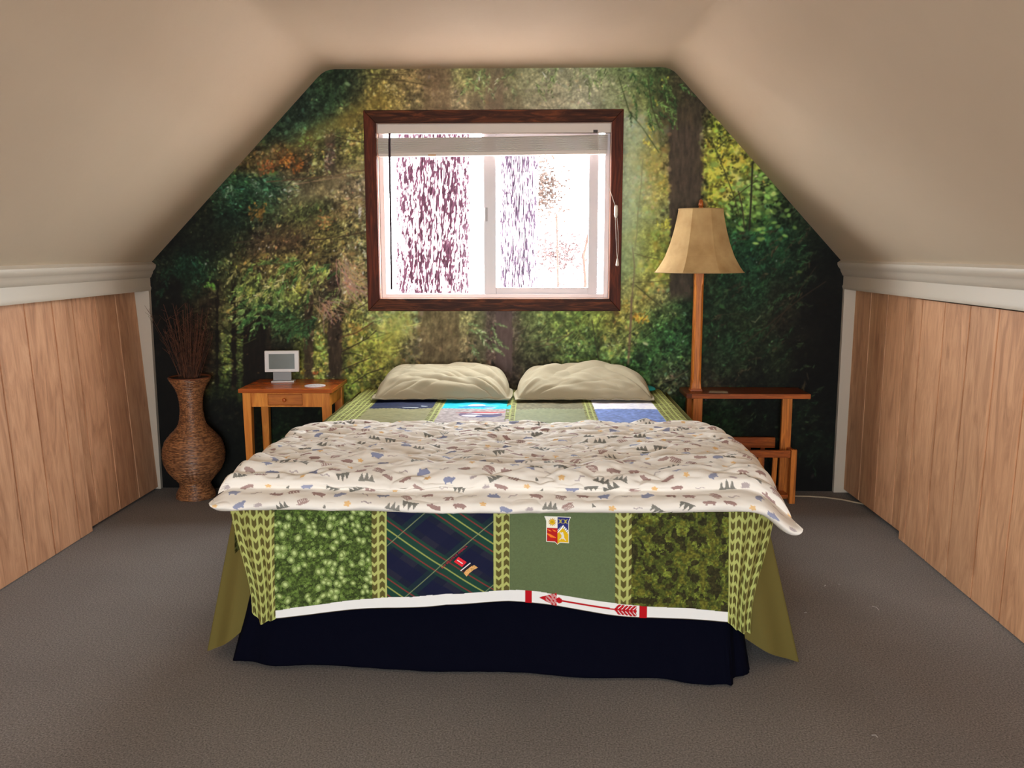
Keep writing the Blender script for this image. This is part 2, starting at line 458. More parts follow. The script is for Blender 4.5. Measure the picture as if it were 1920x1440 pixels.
    def band(x0, x1, y0, y1, c, alpha, soft=3.0, tex=0.5, lean=0.0, vfade=25):
        xx0 = X - (Y - y0) * lean
        ed = (NZ2(X * 0 + 3, Y / 7.0) - .5) * 3
        m = smooth01((xx0 - x0 + ed) / soft + .5) * smooth01((x1 - xx0 + ed) / soft + .5) * smooth01((Y - y0) / vfade + .5) * smooth01((y1 - Y) / vfade + .5)
        t = (NZ.fbm(X / 4.0, Y / 16.0, 4, .6) - .5) * tex * 2
        cc = np.array(c, float) * np.exp(t)[..., None]
        mm = (m * alpha)[..., None]
        img[:] = img * (1 - mm) + cc * mm
        base[:] = base * (1 - mm) + np.array(c, float) * mm

    rnd = random.Random(5)
    # back layer: distant light flecks and dark gaps everywhere
    def flecks(nf, region, size, bright, alpha=.75, aspect=.55, ang=None, cshift=(1, 1, 1), cl=None):
        x0, x1, y0, y1 = region
        for _ in range(nf):
            x = rnd.uniform(x0, x1); y = rnd.uniform(y0, y1)
            h = hz[int(np.clip(y - Y0P, 0, HP_ - 1)), int(np.clip(x - X0P, 0, WP - 1))]
            # clustered
            if cl is not None and NZ3(x / cl, y / cl) < .45: continue
            g = math.exp(rnd.gauss(*bright) * (1 - .7 * h))
            c = at(x, y) * g * np.array(cshift) * np.array([math.exp(rnd.gauss(0, .12)), 1, math.exp(rnd.gauss(0, .15))])
            a = size * math.exp(rnd.gauss(0, .35))
            stamp(x, y, a, max(.6, a * aspect), rnd.uniform(0, 3.14) if ang is None else rnd.gauss(*ang), np.minimum(c, 235), alpha * (1 - .5 * h))
    flecks(9000, (270, 1580, 112, 937), 2.6, (-.05, .55))
    # trunks behind foliage
    band(572, 583, 250, 322, (48, 40, 26), .85); band(609, 628, 245, 325, (66, 56, 44), .9)
    band(404, 410, 540, 730, (20, 13, 8), .9, 2); band(434, 443, 530, 730, (20, 13, 8), .95, 2)
    band(456, 498, 590, 730, (19, 14, 9), .95); band(500, 508, 560, 720, (34, 26, 16), .7, 2)
    band(300, 340, 520, 900, (9, 7, 5), .7, 12); band(375, 400, 560, 730, (36, 22, 14), .4, 8)
    band(570, 587, 545, 712, (62, 48, 33), .93, lean=0.0); band(613, 640, 505, 712, (56, 44, 33), .95, lean=0.01)
    band(795, 845, 112, 215, (122, 98, 68), .6, 8, .25); band(886, 902, 112, 215, (110, 95, 72), .45, 4, .2); band(910, 944, 112, 215, (122, 100, 80), .6, 5, .2)
    band(783, 862, 575, 700, (108, 92, 62), .65, 5, .45); band(893, 912, 580, 700, (88, 95, 62), .5, 5, .3); band(929, 961, 575, 700, (92, 75, 72), .93, 3, .2)
    band(1254, 1316, 200, 560, (72, 61, 50), .93, 4, .35, lean=0.005)
    band(1236, 1330, 140, 235, (66, 58, 38), .5, 20, .5)
    # mid foliage by zones
    flecks(2600, (1316, 1500, 190, 420), 3.6, (.18, .45), .85, .7, cl=22)
    flecks(900, (1330, 1470, 270, 470), 5.2, (.35, .35), .85, .7, cl=26)
    flecks(1500, (1316, 1500, 190, 420), 2.2, (-.9, .4), .8, .8, cl=14)
    flecks(1300, (1180, 1256, 180, 560), 3.4, (.22, .35), .7, .8, cl=20)
    flecks(2600, (1010, 1290, 585, 740), 3.0, (.40, .45), .8, .5, cl=15)
    flecks(1600, (1010, 1290, 585, 740), 2.6, (-.65, .4), .8, .6, cl=12)
    flecks(2200, (640, 790, 580, 760), 3.2, (.2, .4), .7, .6, cl=18)
    flecks(1500, (640, 790, 580, 760), 2.0, (-.6, .4), .6, .6, cl=12)
    flecks(1500, (640, 700, 190, 560), 2.2, (.25, .4), .6, .5, cl=14)
    flecks(2500, (430, 690, 380, 640), 2.6, (.42, .5), .8, .45, (1.9, .5), cl=16)
    flecks(2200, (430, 690, 380, 640), 2.4, (-.8, .4), .8, .5, (1.9, .6), cl=13)
    flecks(900, (415, 455, 560, 730), 2.3, (.5, .4), .85, .6, cl=9)
    flecks(500, (585, 615, 620, 710), 2.3, (.5, .4), .85, .6, cl=9)
    flecks(1500, (560, 690, 240, 330), 2.0, (.45, .45), .8, .6, cl=12)
    flecks(1200, (420, 560, 270, 330), 3.0, (.3, .45), .7, .6, cl=14)
    flecks(1200, (400, 560, 325, 400), 2.6, (.3, .55), .7, .4, (.3, .4), (.95, 1.05, 1.02), cl=14)
    flecks(1500, (290, 430, 480, 560), 2.2, (.5, .6), .6, .4, (1.0, .5), (.95, 1.05, 1), cl=16)
    flecks(2600, (1340, 1560, 400, 700), 3.4, (.05, .4), .4, .28, (-.6, .35), (.95, 1.1, .95), cl=24)
    flecks(2600, (1316, 1560, 700, 900), 3.4, (.15, .5), .4, .28, (-.5, .5), cl=24)
    flecks(160, (1316, 1560, 400, 900), 1.4, (1.4, .4), .5, .6, cl=30)
    flecks(350, (300, 640, 330, 720), 1.3, (1.5, .4), .7, .6, cl=20)
    # orange and gold leaf spots
    for (x, y, r, nn, c) in ((538, 300, 16, 60, (165, 95, 35)), (500, 312, 14, 40, (140, 78, 35)), (556, 312, 12, 30, (150, 85, 30)), (484, 398, 14, 60, (130, 95, 35)),
                             (612, 415, 16, 40, (150, 100, 50)), (1200, 596, 12, 50, (205, 150, 45)), (1170, 575, 10, 30, (170, 150, 60)), (1222, 240, 9, 14, (205, 190, 70)), (1212, 265, 10, 16, (205, 185, 60)),
                             (1224, 280, 6, 6, (215, 200, 90)), (1235, 195, 8, 10, (190, 185, 70)), (1245, 150, 8, 10, (170, 180, 60)), (620, 330, 0.1, 1, (120, 100, 60)), (745, 190, 18, 50, (165, 145, 75)), (735, 165, 16, 40, (165, 150, 90)),
                             (570, 700, 8, 12, (190, 150, 45)), (590, 700, 5, 8, (170, 80, 40)), (1375, 240, 15, 20, (170, 165, 50)), (1375, 285, 20, 40, (200, 190, 55)), (1340, 330, 16, 40, (200, 200, 60)), (665, 615, 14, 40, (165, 135, 55)),
                             (560, 540, 12, 60, (150, 150, 55)), (545, 560, 14, 60, (120, 140, 60)), (470, 545, 10, 30, (140, 150, 60)), (398, 535, 8, 22, (85, 140, 45)), (610, 508, 5, 16, (150, 165, 50)), (575, 262, 10, 24, (90, 130, 55)), (1245, 420, 12, 30, (180, 180, 55))):
        for _ in range(nn):
            g = math.exp(rnd.gauss(0, .3))
            stamp(x + rnd.gauss(0, r * .6), y + rnd.gauss(0, r * .5), rnd.uniform(1.6, 3.6), rnd.uniform(1.0, 2.0), rnd.uniform(0, 3.1), np.minimum(np.array(c) * g, 240), .8)
    # needle sprays hanging down
    def spray(x, y, ang, L, c, nn=26, spread=.5):
        for i in range(nn):
            t = rnd.random(); px = x + math.cos(ang) * L * t; py = y + math.sin(ang) * L * t
            a2 = ang + rnd.choice((-1, 1)) * rnd.uniform(.2, spread + .4)
            l = L * .22 * rnd.uniform(.4, 1.1) * (1.1 - t)
            g = math.exp(rnd.gauss(0, .35))
            line([(px, py), (px + math.cos(a2) * l, py + math.sin(a2) * l)], 1.1, np.minimum(np.array(c) * g, 235), .75)
    for _ in range(46):
        x = rnd.uniform(440, 655); y = 500 + rnd.uniform(-25, 50) + abs(x - 560) * .15
        spray(x, y, rnd.gauss(2.0, .35), rnd.uniform(28, 60), rnd.choice([(150, 165, 75), (110, 140, 60), (70, 110, 50), (165, 160, 90), (60, 95, 45)]))
    for _ in range(22):
        x = rnd.uniform(455, 540); y = rnd.uniform(560, 610)
        spray(x, y, rnd.gauss(2.3, .4), rnd.uniform(20, 40), rnd.choice([(80, 120, 55), (50, 90, 42), (110, 140, 70)]))
    for _ in range(14):
        spray(rnd.uniform(530, 600), rnd.uniform(590, 625), rnd.gauss(2.6, .5), rnd.uniform(25, 50), rnd.choice([(50, 85, 42), (40, 75, 40)]))
    for _ in range(26):
        spray(rnd.uniform(400, 545), rnd.uniform(335, 362), rnd.gauss(.5, .7), rnd.uniform(18, 40), rnd.choice([(30, 62, 40), (38, 72, 48), (90, 120, 90), (24, 55, 35)]), 14)
    for _ in range(16):
        spray(rnd.uniform(300, 400), rnd.uniform(485, 545), rnd.gauss(1.8, .6), rnd.uniform(20, 40), (18, 44, 26), 14)
    for _ in range(14):
        spray(rnd.uniform(870, 930), rnd.uniform(600, 660), rnd.gauss(.6, .3), rnd.uniform(20, 45), (115, 145, 90), 16)
    for _ in range(40):
        spray(rnd.uniform(860, 1180), 112 + rnd.uniform(0, 50), rnd.gauss(1.6, .6), rnd.uniform(20, 45), rnd.choice([(120, 145, 85), (140, 155, 105)]), 14)
    for _ in range(30):
        spray(rnd.uniform(1180, 1270), rnd.uniform(130, 230), rnd.gauss(1.3, .5), rnd.uniform(20, 50), rnd.choice([(60, 95, 45), (90, 125, 60), (45, 75, 38)]), 18)
    for _ in range(90):
        spray(rnd.uniform(1330, 1540), rnd.uniform(420, 700), rnd.gauss(2.5, .35), rnd.uniform(25, 60), rnd.choice([(30, 62, 32), (38, 56, 30), (24, 50, 28), (55, 48, 30)]), 14)
    for _ in range(60):
        spray(rnd.uniform(1316, 1545), rnd.uniform(720, 880), rnd.gauss(2.5, .5), rnd.uniform(20, 50), rnd.choice([(24, 50, 24), (16, 34, 17), (30, 44, 24)]), 12)
    # leaves at right, rounder
    for _ in range(150):
        x = rnd.gauss(1425, 32); y = rnd.gauss(372, 34)
        if x - 1330 > (y - 200) * 1.3 + 60: continue
        g = math.exp(rnd.gauss(0, .3))
        stamp(x, y, rnd.uniform(3, 6.5), rnd.uniform(2.2, 4), rnd.uniform(-.5, .8), np.minimum(np.array((120, 165, 70)) * g, 230), .85)
    # roots and wisps, pinkish
    for (x, y, aa, nn, L) in ((640, 495, 1.0, 34, 60), (606, 565, .9, 22, 45), (655, 530, .55, 22, 50)):
        for _ in range(nn):
            a = aa + rnd.gauss(0, .28); xs = x + rnd.gauss(0, 9); ys = y + rnd.gauss(0, 8); p = [(xs, ys)]
            for q in range(4):
                a += rnd.gauss(0, .25); xs += math.cos(a) * L / 4; ys += math.sin(a) * L / 4; p.append((xs, ys))
            line(p, .9, (185 + rnd.uniform(-40, 20), 150 + rnd.uniform(-35, 15), 115 + rnd.uniform(-30, 20)), .5)
    # branches
    DK = (45, 34, 24)
    for p, wd, c, al in (([(500, 341), (560, 336), (620, 331), (685, 319)], 1.8, (92, 68, 46), .8), ([(552, 346), (600, 338), (640, 332)], 1.2, (150, 118, 88), .6),
                     ([(440, 455), (520, 448), (600, 449), (640, 444), (688, 434)], 1.6, (62, 50, 32), .85), ([(620, 254), (650, 262), (690, 268)], 1.0, DK, .6),
                     ([(520, 495), (560, 488), (600, 470)], 1.2, (110, 85, 55), .6), ([(640, 575), (670, 580), (690, 566)], 1.0, DK, .7),
                     ([(640, 632), (668, 624), (700, 604)], 1.4, (95, 62, 35), .8), ([(640, 660), (660, 650), (690, 634), (705, 620)], 1.2, DK, .8), ([(640, 694), (668, 682), (692, 672)], 1.2, DK, .8),
                     ([(640, 664), (662, 662), (680, 668)], .9, DK, .7), ([(1405, 430), (1408, 380), (1411, 308)], 2.6, (42, 40, 26), .9), ([(1334, 262), (1350, 300), (1375, 365), (1385, 400)], 1.3, (60, 60, 32), .7),
                     ([(1345, 280), (1362, 262)], 1.1, (60, 60, 32), .7), ([(1368, 378), (1400, 352), (1420, 338)], 1.1, (60, 58, 30), .7), ([(1385, 360), (1392, 390), (1396, 430)], 1.6, (60, 50, 34), .7),
                     ([(1186, 465), (1190, 500), (1185, 560), (1180, 640)], 1.6, (118, 102, 74), .8), ([(1184, 560), (1183, 600), (1178, 680)], 3.4, (120, 98, 72), .85), ([(1196, 398), (1194, 440), (1190, 470)], 1.4, (120, 118, 72), .6),
                     ([(1205, 300), (1202, 350), (1196, 400)], 1.0, (125, 120, 80), .55), ([(1190, 475), (1212, 482), (1235, 486)], .9, (88, 80, 45), .7), ([(1192, 535), (1215, 555), (1242, 577)], 1.3, (72, 72, 40), .75),
                     ([(1188, 530), (1230, 528), (1262, 524)], .8, (80, 76, 44), .7), ([(1160, 145), (1180, 210), (1205, 240), (1235, 285)], 1.4, (60, 75, 38), .6), ([(1215, 150), (1222, 200), (1236, 240)], 2.2, (62, 68, 38), .6),
                     ([(1110, 600), (1116, 640), (1126, 690)], 1.3, (58, 58, 36), .8), ([(1060, 630), (1010, 642), (962, 640)], 1.2, (88, 82, 56), .7), ([(1000, 650), (1040, 646), (1075, 622)], 1.2, (80, 74, 48), .7),
                     ([(965, 672), (1000, 684), (1030, 690)], 1.2, (48, 44, 28), .8), ([(700, 147), (760, 152), (800, 160)], 1.4, (80, 66, 40), .6), ([(680, 128), (700, 140), (760, 140)], 1.2, (70, 58, 34), .6),
                     ([(660, 720), (690, 700), (720, 690)], 1.2, DK, .6), ([(1395, 645), (1440, 610), (1500, 560), (1548, 528)], 1.3, (55, 42, 26), .6), ([(1430, 640), (1460, 600), (1530, 500)], 1.0, (58, 44, 28), .5),
                     ([(1225, 722), (1260, 712), (1290, 695)], 1.0, (105, 98, 66), .6), ([(1410, 602), (1416, 604), (1426, 592)], 1.2, (110, 115, 80), .7), ([(1350, 590), (1380, 588), (1405, 598)], .9, (46, 50, 30), .6)):
        line(p, wd, c, al)
    for _ in range(150):   # fine twigs everywhere on the left and beside the window
        x = rnd.uniform(430, 760); y = rnd.uniform(240, 720)
        if 685 < x < 775 and y < 585: x -= 80
        a = rnd.gauss(-.25, .35); L = rnd.uniform(15, 45)
        line([(x, y), (x + math.cos(a) * L * .5, y + math.sin(a) * L * .5 + 1), (x + math.cos(a) * L, y + math.sin(a) * L)], .7, at(x, y) * rnd.choice([.4, .5, 1.6]), .55)
    for _ in range(90):
        x = rnd.uniform(960, 1290); y = rnd.uniform(590, 720); a = rnd.uniform(-1.2, .3); L = rnd.uniform(10, 30)
        line([(x, y), (x + math.cos(a) * L, y + math.sin(a) * L)], .7, at(x, y) * rnd.choice([.45, 1.5]), .55)
    for _ in range(120):   # dark limbs across the conifer gaps at far left
        x = rnd.uniform(330, 450); y = rnd.uniform(560, 720); a = rnd.gauss(.1, .4); L = rnd.uniform(10, 26)
        line([(x, y), (x + math.cos(a) * L, y + math.sin(a) * L)], .8, (20, 16, 9), .7)
    for _ in range(160):
        x = rnd.uniform(690, 1250); y = rnd.uniform(118, 205); a = rnd.gauss(.1, .8); L = rnd.uniform(12, 50)
        line([(x, y), (x + math.cos(a) * L, y + math.sin(a) * L)], .7, at(x, y) * rnd.choice([.75, .8, 1.12]), .45)
    lum = img @ np.array([.3, .59, .11])
    img[:] = img * .86 + lum[..., None] * .14
    for a_ in (0, 1):
        img[:] = img * .6 + (np.roll(img, 1, a_) + np.roll(img, -1, a_)) * .2
    # misty sun rays printed in the picture: diagonal bands from upper right to lower left
    def ray(x0, y0, x1, y1, w0, w1, c, alpha):
        dx, dy = x1 - x0, y1 - y0; L = math.hypot(dx, dy)
        t = ((X - x0) * dx + (Y - y0) * dy) / L ** 2; d = ((X - x0) * -dy + (Y - y0) * dx) / L
        wd = w0 + (w1 - w0) * np.clip(t, 0, 1)
        m = np.exp(-(d / wd) ** 2) * smooth01((t + .05) / .1) * (1 - smooth01((t - .55) / .45))
        mm = (m * alpha)[..., None]
        img[:] = img * (1 - mm) + np.array(c, float) * mm
    ray(720, 185, 500, 300, 16, 22, (150, 130, 60), .42)
    ray(700, 300, 480, 420, 14, 24, (150, 135, 100), .38)
    ray(700, 370, 440, 480, 10, 18, (135, 110, 75), .3)
    ray(760, 585, 690, 700, 18, 14, (170, 175, 80), .3)
    ray(1190, 230, 1172, 580, 20, 26, (165, 185, 145), .45)
    return np.clip(img, 0, 255)

def mural():
    img = paint_mural()
    dx = 0.00285
    xs = np.arange(-HW - 0.02, HW + 0.02, dx); zs = np.arange(-0.01, HC + 0.02, dx)
    XX, ZZ = np.meshgrid(xs, zs)
    den = HM[2, 0] * XX + HM[2, 1] * ZZ + 1
    u = (HM[0, 0] * XX + HM[0, 1] * ZZ + HM[0, 2]) / den - X0P
    v = (HM[1, 0] * XX + HM[1, 1] * ZZ + HM[1, 2]) / den - Y0P
    u = np.clip(u, 0, WP - 1.01); v = np.clip(v, 0, HP_ - 1.01)
    ui = u.astype(int); vi = v.astype(int); a = (u - ui)[..., None]; b = (v - vi)[..., None]
    c = (img[vi, ui] * (1-a) + img[vi, ui+1] * a) * (1-b) + (img[vi+1, ui] * (1-a) + img[vi+1, ui+1] * a) * b
    col = lin(c) * K_MURAL
    col = np.minimum(col, 0.82)
    sl = (HC - HK) / (XA + HW); sr = (HC - HK) / (HW - XB)
    keep = (ZZ < HK + 0.03 + (XX + HW) * sl) & (ZZ < HK + 0.03 + (HW - XX) * sr)
    keep &= ~((XX > -0.600) & (XX < 0.607) & (ZZ > 0.995) & (ZZ < 1.890))
    P = np.stack([XX, np.zeros_like(XX), ZZ], -1)
    o = grid('forest_mural', P, M_MURAL, WALL_BACK, col, keep, flip=False)
    o['label'] = 'forest wallpaper mural with misty conifers and yellow leaves'
mural()

# ------------------------------------------------------------------ trims, crown, panels
def crown(sx, name, label):
    # moulding profile (distance out from the panel plane towards the room, height)
    prof = [(0.03, 1.052), (0.0, 1.052), (-0.004, 1.066), (0.0, 1.075), (0.0, 1.118), (-0.006, 1.122), (-0.010, 1.132), (-0.016, 1.142), (-0.018, 1.152),
            (-0.022, 1.156), (-0.030, 1.166), (-0.034, 1.176), (-0.034, 1.186), (0.03, 1.23)]
    x0 = sx * HW
    poly = [(x0 + sx * (p[0] + .0), p[1] + (0.006 if sx > 0 else -.002)) for p in prof]
    n = len(poly)
    vs = [(p[0], -0.002, p[1]) for p in poly] + [(p[0], REAR_Y + .01, p[1]) for p in poly]
    fs = [tuple(range(n)), tuple(range(n, 2*n))[::-1]] + [(i, i+1, n+i+1, n+i) if sx < 0 else (i+1, i, n+i, n+i+1) for i in range(n-1)]
    o = MB().add(vs, fs).build(name, M_PAINT, smooth=True)
    return tag(o, label, 'crown moulding', kind='structure')
crown(-1, 'trim_1', 'white crown moulding above the left wooden panels')
crown(1, 'trim_2', 'white crown moulding above the right wooden panels')
o = MB().box(-1.93, -HW, -0.028, -0.001, 0, 1.056).build('trim_3', M_PAINT, bevel=.002); tag(o, 'white upright corner board left of the mural', 'trim', kind='structure')
o = MB().box(HW, 1.93, -0.028, -0.001, 0, 1.066).build('trim_4', M_PAINT, bevel=.002); tag(o, 'white upright corner board right of the mural', 'trim', kind='structure')
# soffits hiding the space above the panels, gap shade put into their colour
o = MB().box(-1.93, -HW - .03, REAR_Y + .01, -0.03, 1.10, 1.13).build('trim_5', M_DARK); tag(o, 'header board above the left panels, coloured dark for the shaded gap', 'trim', kind='structure')
o = MB().box(HW + .03, 1.93, REAR_Y + .01, -0.03, 1.10, 1.13).build('trim_6', M_DARK); tag(o, 'header board above the right panels, coloured dark for the shaded gap', 'trim', kind='structure')

def panel_mat(name, seed, warm):
    m, nt, b = newmat(name)
    tc = nt.nodes.new('ShaderNodeTexCoord')
    mp = nt.nodes.new('ShaderNodeMapping'); mp.inputs['Scale'].default_value = (1, 10, 1.9); mp.inputs['Location'].default_value = (0, seed * 3.1, seed)
    nt.links.new(tc.outputs['Object'], mp.inputs['Vector'])
    n = nt.nodes.new('ShaderNodeTexNoise'); n.inputs['Scale'].default_value = 1.6; n.inputs['Detail'].default_value = 8; n.inputs['Roughness'].default_value = .6; n.inputs['Distortion'].default_value = 1.6
    nt.links.new(mp.outputs['Vector'], n.inputs['Vector'])
    r = nt.nodes.new('ShaderNodeValToRGB'); e = r.color_ramp.elements
    e[0].position = .27; e[1].position = .72
    e[0].color = (0.52 * warm[0], 0.29 * warm[1], 0.165 * warm[2], 1); e[1].color = (0.92 * warm[0], 0.60 * warm[1], 0.38 * warm[2], 1)
    k = e.new(.44); k.color = (0.73 * warm[0], 0.44 * warm[1], 0.265 * warm[2], 1)
    k = e.new(.56); k.color = (0.83 * warm[0], 0.52 * warm[1], 0.32 * warm[2], 1)
    nt.links.new(n.outputs['Fac'], r.inputs['Fac'])
    # fine pores
    mp2 = nt.nodes.new('ShaderNodeMapping'); mp2.inputs['Scale'].default_value = (1, 260, 9)
    nt.links.new(tc.outputs['Object'], mp2.inputs['Vector'])
    n2 = nt.nodes.new('ShaderNodeTexNoise'); n2.inputs['Scale'].default_value = 1; n2.inputs['Detail'].default_value = 3
    nt.links.new(mp2.outputs['Vector'], n2.inputs['Vector'])
    r2 = nt.nodes.new('ShaderNodeValToRGB'); r2.color_ramp.elements[0].position = .3; r2.color_ramp.elements[1].position = .55
    r2.color_ramp.elements[0].color = (.86, .82, .78, 1); r2.color_ramp.elements[1].color = (1, 1, 1, 1)
    nt.links.new(n2.outputs['Fac'], r2.inputs['Fac'])
    mx = nt.nodes.new('ShaderNodeMix'); mx.data_type = 'RGBA'; mx.blend_type = 'MULTIPLY'; mx.inputs[0].default_value = 1
    nt.links.new(r.outputs['Color'], mx.inputs[6]); nt.links.new(r2.outputs['Color'], mx.inputs[7])
    # per plank tone
    sp = nt.nodes.new('ShaderNodeSeparateXYZ'); nt.links.new(tc.outputs['Object'], sp.inputs[0])
    md = nt.nodes.new('ShaderNodeMath'); md.operation = 'MULTIPLY_ADD'; md.inputs[1].default_value = 1/.2; md.inputs[2].default_value = 40 + .22
    nt.links.new(sp.outputs['Y'], md.inputs[0])
    fl = nt.nodes.new('ShaderNodeMath'); fl.operation = 'FLOOR'; nt.links.new(md.outputs[0], fl.inputs[0])
    wn = nt.nodes.new('ShaderNodeTexWhiteNoise'); wn.noise_dimensions = '1D'; nt.links.new(fl.outputs[0], wn.inputs['W'])
    r3 = nt.nodes.new('ShaderNodeMapRange'); r3.inputs['To Min'].default_value = .86; r3.inputs['To Max'].default_value = 1.08
    nt.links.new(wn.outputs['Value'], r3.inputs['Value'])
    mx2 = nt.nodes.new('ShaderNodeMix'); mx2.data_type = 'RGBA'; mx2.blend_type = 'MULTIPLY'; mx2.inputs[0].default_value = 1
    nt.links.new(mx.outputs[2], mx2.inputs[6]); nt.links.new(r3.outputs['Result'], mx2.inputs[7])
    nt.links.new(mx2.outputs[2], b.inputs['Base Color'])
    b.inputs['Roughness'].default_value = .62
    b.inputs['Specular IOR Level'].default_value = .3
    add_bump(nt, b, 1, .12, .001, src=n2.outputs['Fac'])
    return m
PM_L = panel_mat('left_plywood', 1.0, (.87, .75, .69)); PM_R = panel_mat('right_plywood', 2.7, (.84, .73, .64))

def sheet(name, sx, ya, yb, xb0, xb1, xt0, xt1, z0, z1, grooves, mat, label):
    """grooved plywood sheet running from y=ya to y=yb; xb*/xt* = |x| at the bottom / top at both ends"""
    ys = [(ya, 0)]
    for g in sorted(grooves, reverse=True):
        if yb + .01 < g < ya - .01:
            ys += [(g + .0050, 0), (g + .0035, .007), (g - .0035, .007), (g - .0050, 0)]
    ys.append((yb, 0))
    vs = []; n = len(ys)
    for z, xa_, xb_ in ((z0, xb0, xb1), (z1, xt0, xt1)):
        for (y, d) in ys:
            t = (y - ya) / (yb - ya); vs.append((sx * (xa_ + (xb_ - xa_) * t + d), y, z))
    for z, xa_, xb_ in ((z0, xb0, xb1), (z1, xt0, xt1)):
        for (y, d) in (ys[0], ys[-1]):
            t = (y - ya) / (yb - ya); vs.append((sx * (xa_ + (xb_ - xa_) * t + .014), y, z))
    fs = [(i, i+1, n+i+1, n+i) for i in range(n-1)]
    a, b_, c, d = 2*n, 2*n+1, 2*n+2, 2*n+3
    fs += [(a, b_, d, c), (0, a, c, n), (n-1, b_, d, 2*n-1), tuple([a] + list(range(n)) + [b_]), tuple([c] + list(range(n, 2*n)) + [d])]
    o = MB().add(vs, fs).build(name, mat)
    return tag(o, label, 'panel door', kind='structure')
GL = [-.042 - .2045 * i for i in range(34)]; GR = [-.035 - .2045 * i for i in range(34)]
sheet('door_1', -1, -.03, -.80, 1.789, 1.801, 1.850, 1.850, .012, 1.052, GL[1:], PM_L, 'grooved plywood sliding panel left of the vase, recessed behind the nearer one')
sheet('door_2', -1, -.755, -3.2, 1.779, 1.779, 1.829, 1.829, .004, 1.048, GL, PM_L, 'grooved plywood sliding panel in front at the left edge')
sheet('door_3', 1, -.03, -.86, 1.826, 1.829, 1.832, 1.832, .020, 1.058, GR[1:], PM_R, 'grooved plywood sliding panel right of the reading lamp, recessed')
sheet('door_4', 1, -.79, -3.2, 1.803, 1.745, 1.812, 1.800, .006, 1.050, GR, PM_R, 'grooved plywood sliding panel in front at the right edge')
sheet('door_5', -1, -3.15, REAR_Y + .02, 1.80, 1.80, 1.85, 1.85, .004, 1.048, GL, PM_L, 'grooved plywood panel beyond the left edge of the view')
sheet('door_6', 1, -3.15, REAR_Y + .02, 1.82, 1.82, 1.83, 1.83, .006, 1.050, GR, PM_R, 'grooved plywood panel beyond the right edge of the view')

# ------------------------------------------------------------------ window
def window():
    root = empty('window_1', (0.004, 0.0, .945), 'sliding window in a dark stained wood frame above the bed', 'window', kind='structure')
    X0, X1, Z0, Z1 = -.645, .649, .946, 1.944; cw = .062
    y0, y1 = -.021, -.0005
    # mitred casing boards
    def board(a, b, c, d, mat):
        o = MB().hexa([(a[0], y0, a[1]), (b[0], y0, b[1]), (b[0], y1, b[1]), (a[0], y1, a[1])],
                      [(d[0], y0, d[1]), (c[0], y0, c[1]), (c[0], y1, c[1]), (d[0], y1, d[1])]).build('casing', mat, root, bevel=.0022)
        return o
    i0, i1, k0, k1 = X0 + cw, X1 - cw + .004, Z0 + cw, Z1 - cw
    g = .0006
    board((X0, Z1), (X1, Z1), (i1, k1), (i0, k1), M_CASING)
    board((X0, Z0), (X1, Z0), (i1, k0), (i0, k0), M_CASING)
    board((X0, Z0+g), (i0-g, k0), (i0-g, k1), (X0, Z1-g), M_CASING_V)
    board((i1+g, k0), (X1, Z0+g), (X1, Z1-g), (i1+g, k1), M_CASING_V)
    # jamb lining
    MB().box(-.604, i0 + .002, -.001, .148, .992, 1.893).box(i1 - .002, .611, -.001, .148, .992, 1.893)\
        .box(i0 + .002, i1 - .002, -.001, .148, .991, k0 + .002).box(i0 + .002, i1 - .002, -.001, .148, k1 - .002, 1.894).build('jamb', M_JAMB, root)
    # vinyl frame
    a, b, c, d = i0 + .003, i1 - .003, k0 + .003, k1 - .003
    fy0, fy1 = .030, .105
    MB().box(a, a + .024, fy0, fy1, c, d).box(b - .024, b, fy0, fy1, c, d).box(a + .024, b - .024, fy0, fy1, c, c + .020).box(a + .024, b - .024, fy0, fy1, d - .035, d).build('frame', M_VINYL, root, bevel=.002)
    glass, nt, bs = newmat('window_glass')
    for n_ in list(nt.nodes):
        if n_.type != 'OUTPUT_MATERIAL': nt.nodes.remove(n_)
    out = [n_ for n_ in nt.nodes if n_.type == 'OUTPUT_MATERIAL'][0]
    tr = nt.nodes.new('ShaderNodeBsdfTransparent'); tr.inputs[0].default_value = (.97, .97, .97, 1)
    gl = nt.nodes.new('ShaderNodeBsdfGlossy'); gl.inputs['Roughness'].default_value = .02
    mx = nt.nodes.new('ShaderNodeMixShader'); mx.inputs[0].default_value = .002
    nt.links.new(tr.outputs[0], mx.inputs[1]); nt.links.new(gl.outputs[0], mx.inputs[2]); nt.links.new(mx.outputs[0], out.inputs[0])
    # fixed sash (left, outer track)
    f = MB().box(-.060, -.020, .070, .100, c + .02, d - .035).build('fixed_sash', M_VINYL, root, bevel=.002)
    MB().box(a + .024, -.060, .082, .086, c + .02, d - .035).build('pane', glass, f)
    # sliding sash, slightly open so that a bright slit shows at right
    s0, s1 = -.050, .533
    sy0, sy1 = .040, .066
    s = MB().box(s0, s0 + .062, sy0, sy1, c + .016, d - .03).box(s1 - .048, s1, sy0, sy1, c + .016, d - .03)\
        .box(s0 + .062, s1 - .048, sy0, sy1, c + .016, c + .052).box(s0 + .062, s1 - .048, sy0, sy1, d - .07, d - .03).build('sliding_sash', M_VINYL, root, bevel=.002)
    MB().box(s0 + .062, s1 - .048, .051, .055, c + .052, d - .07).build('pane', glass, s)
    MB().box(s0 + .006, s0 + .020, .030, .040, 1.40, 1.47).build('latch', plain('latch_grey', (.45, .4, .4, 1), .4), s, bevel=.002)
window()

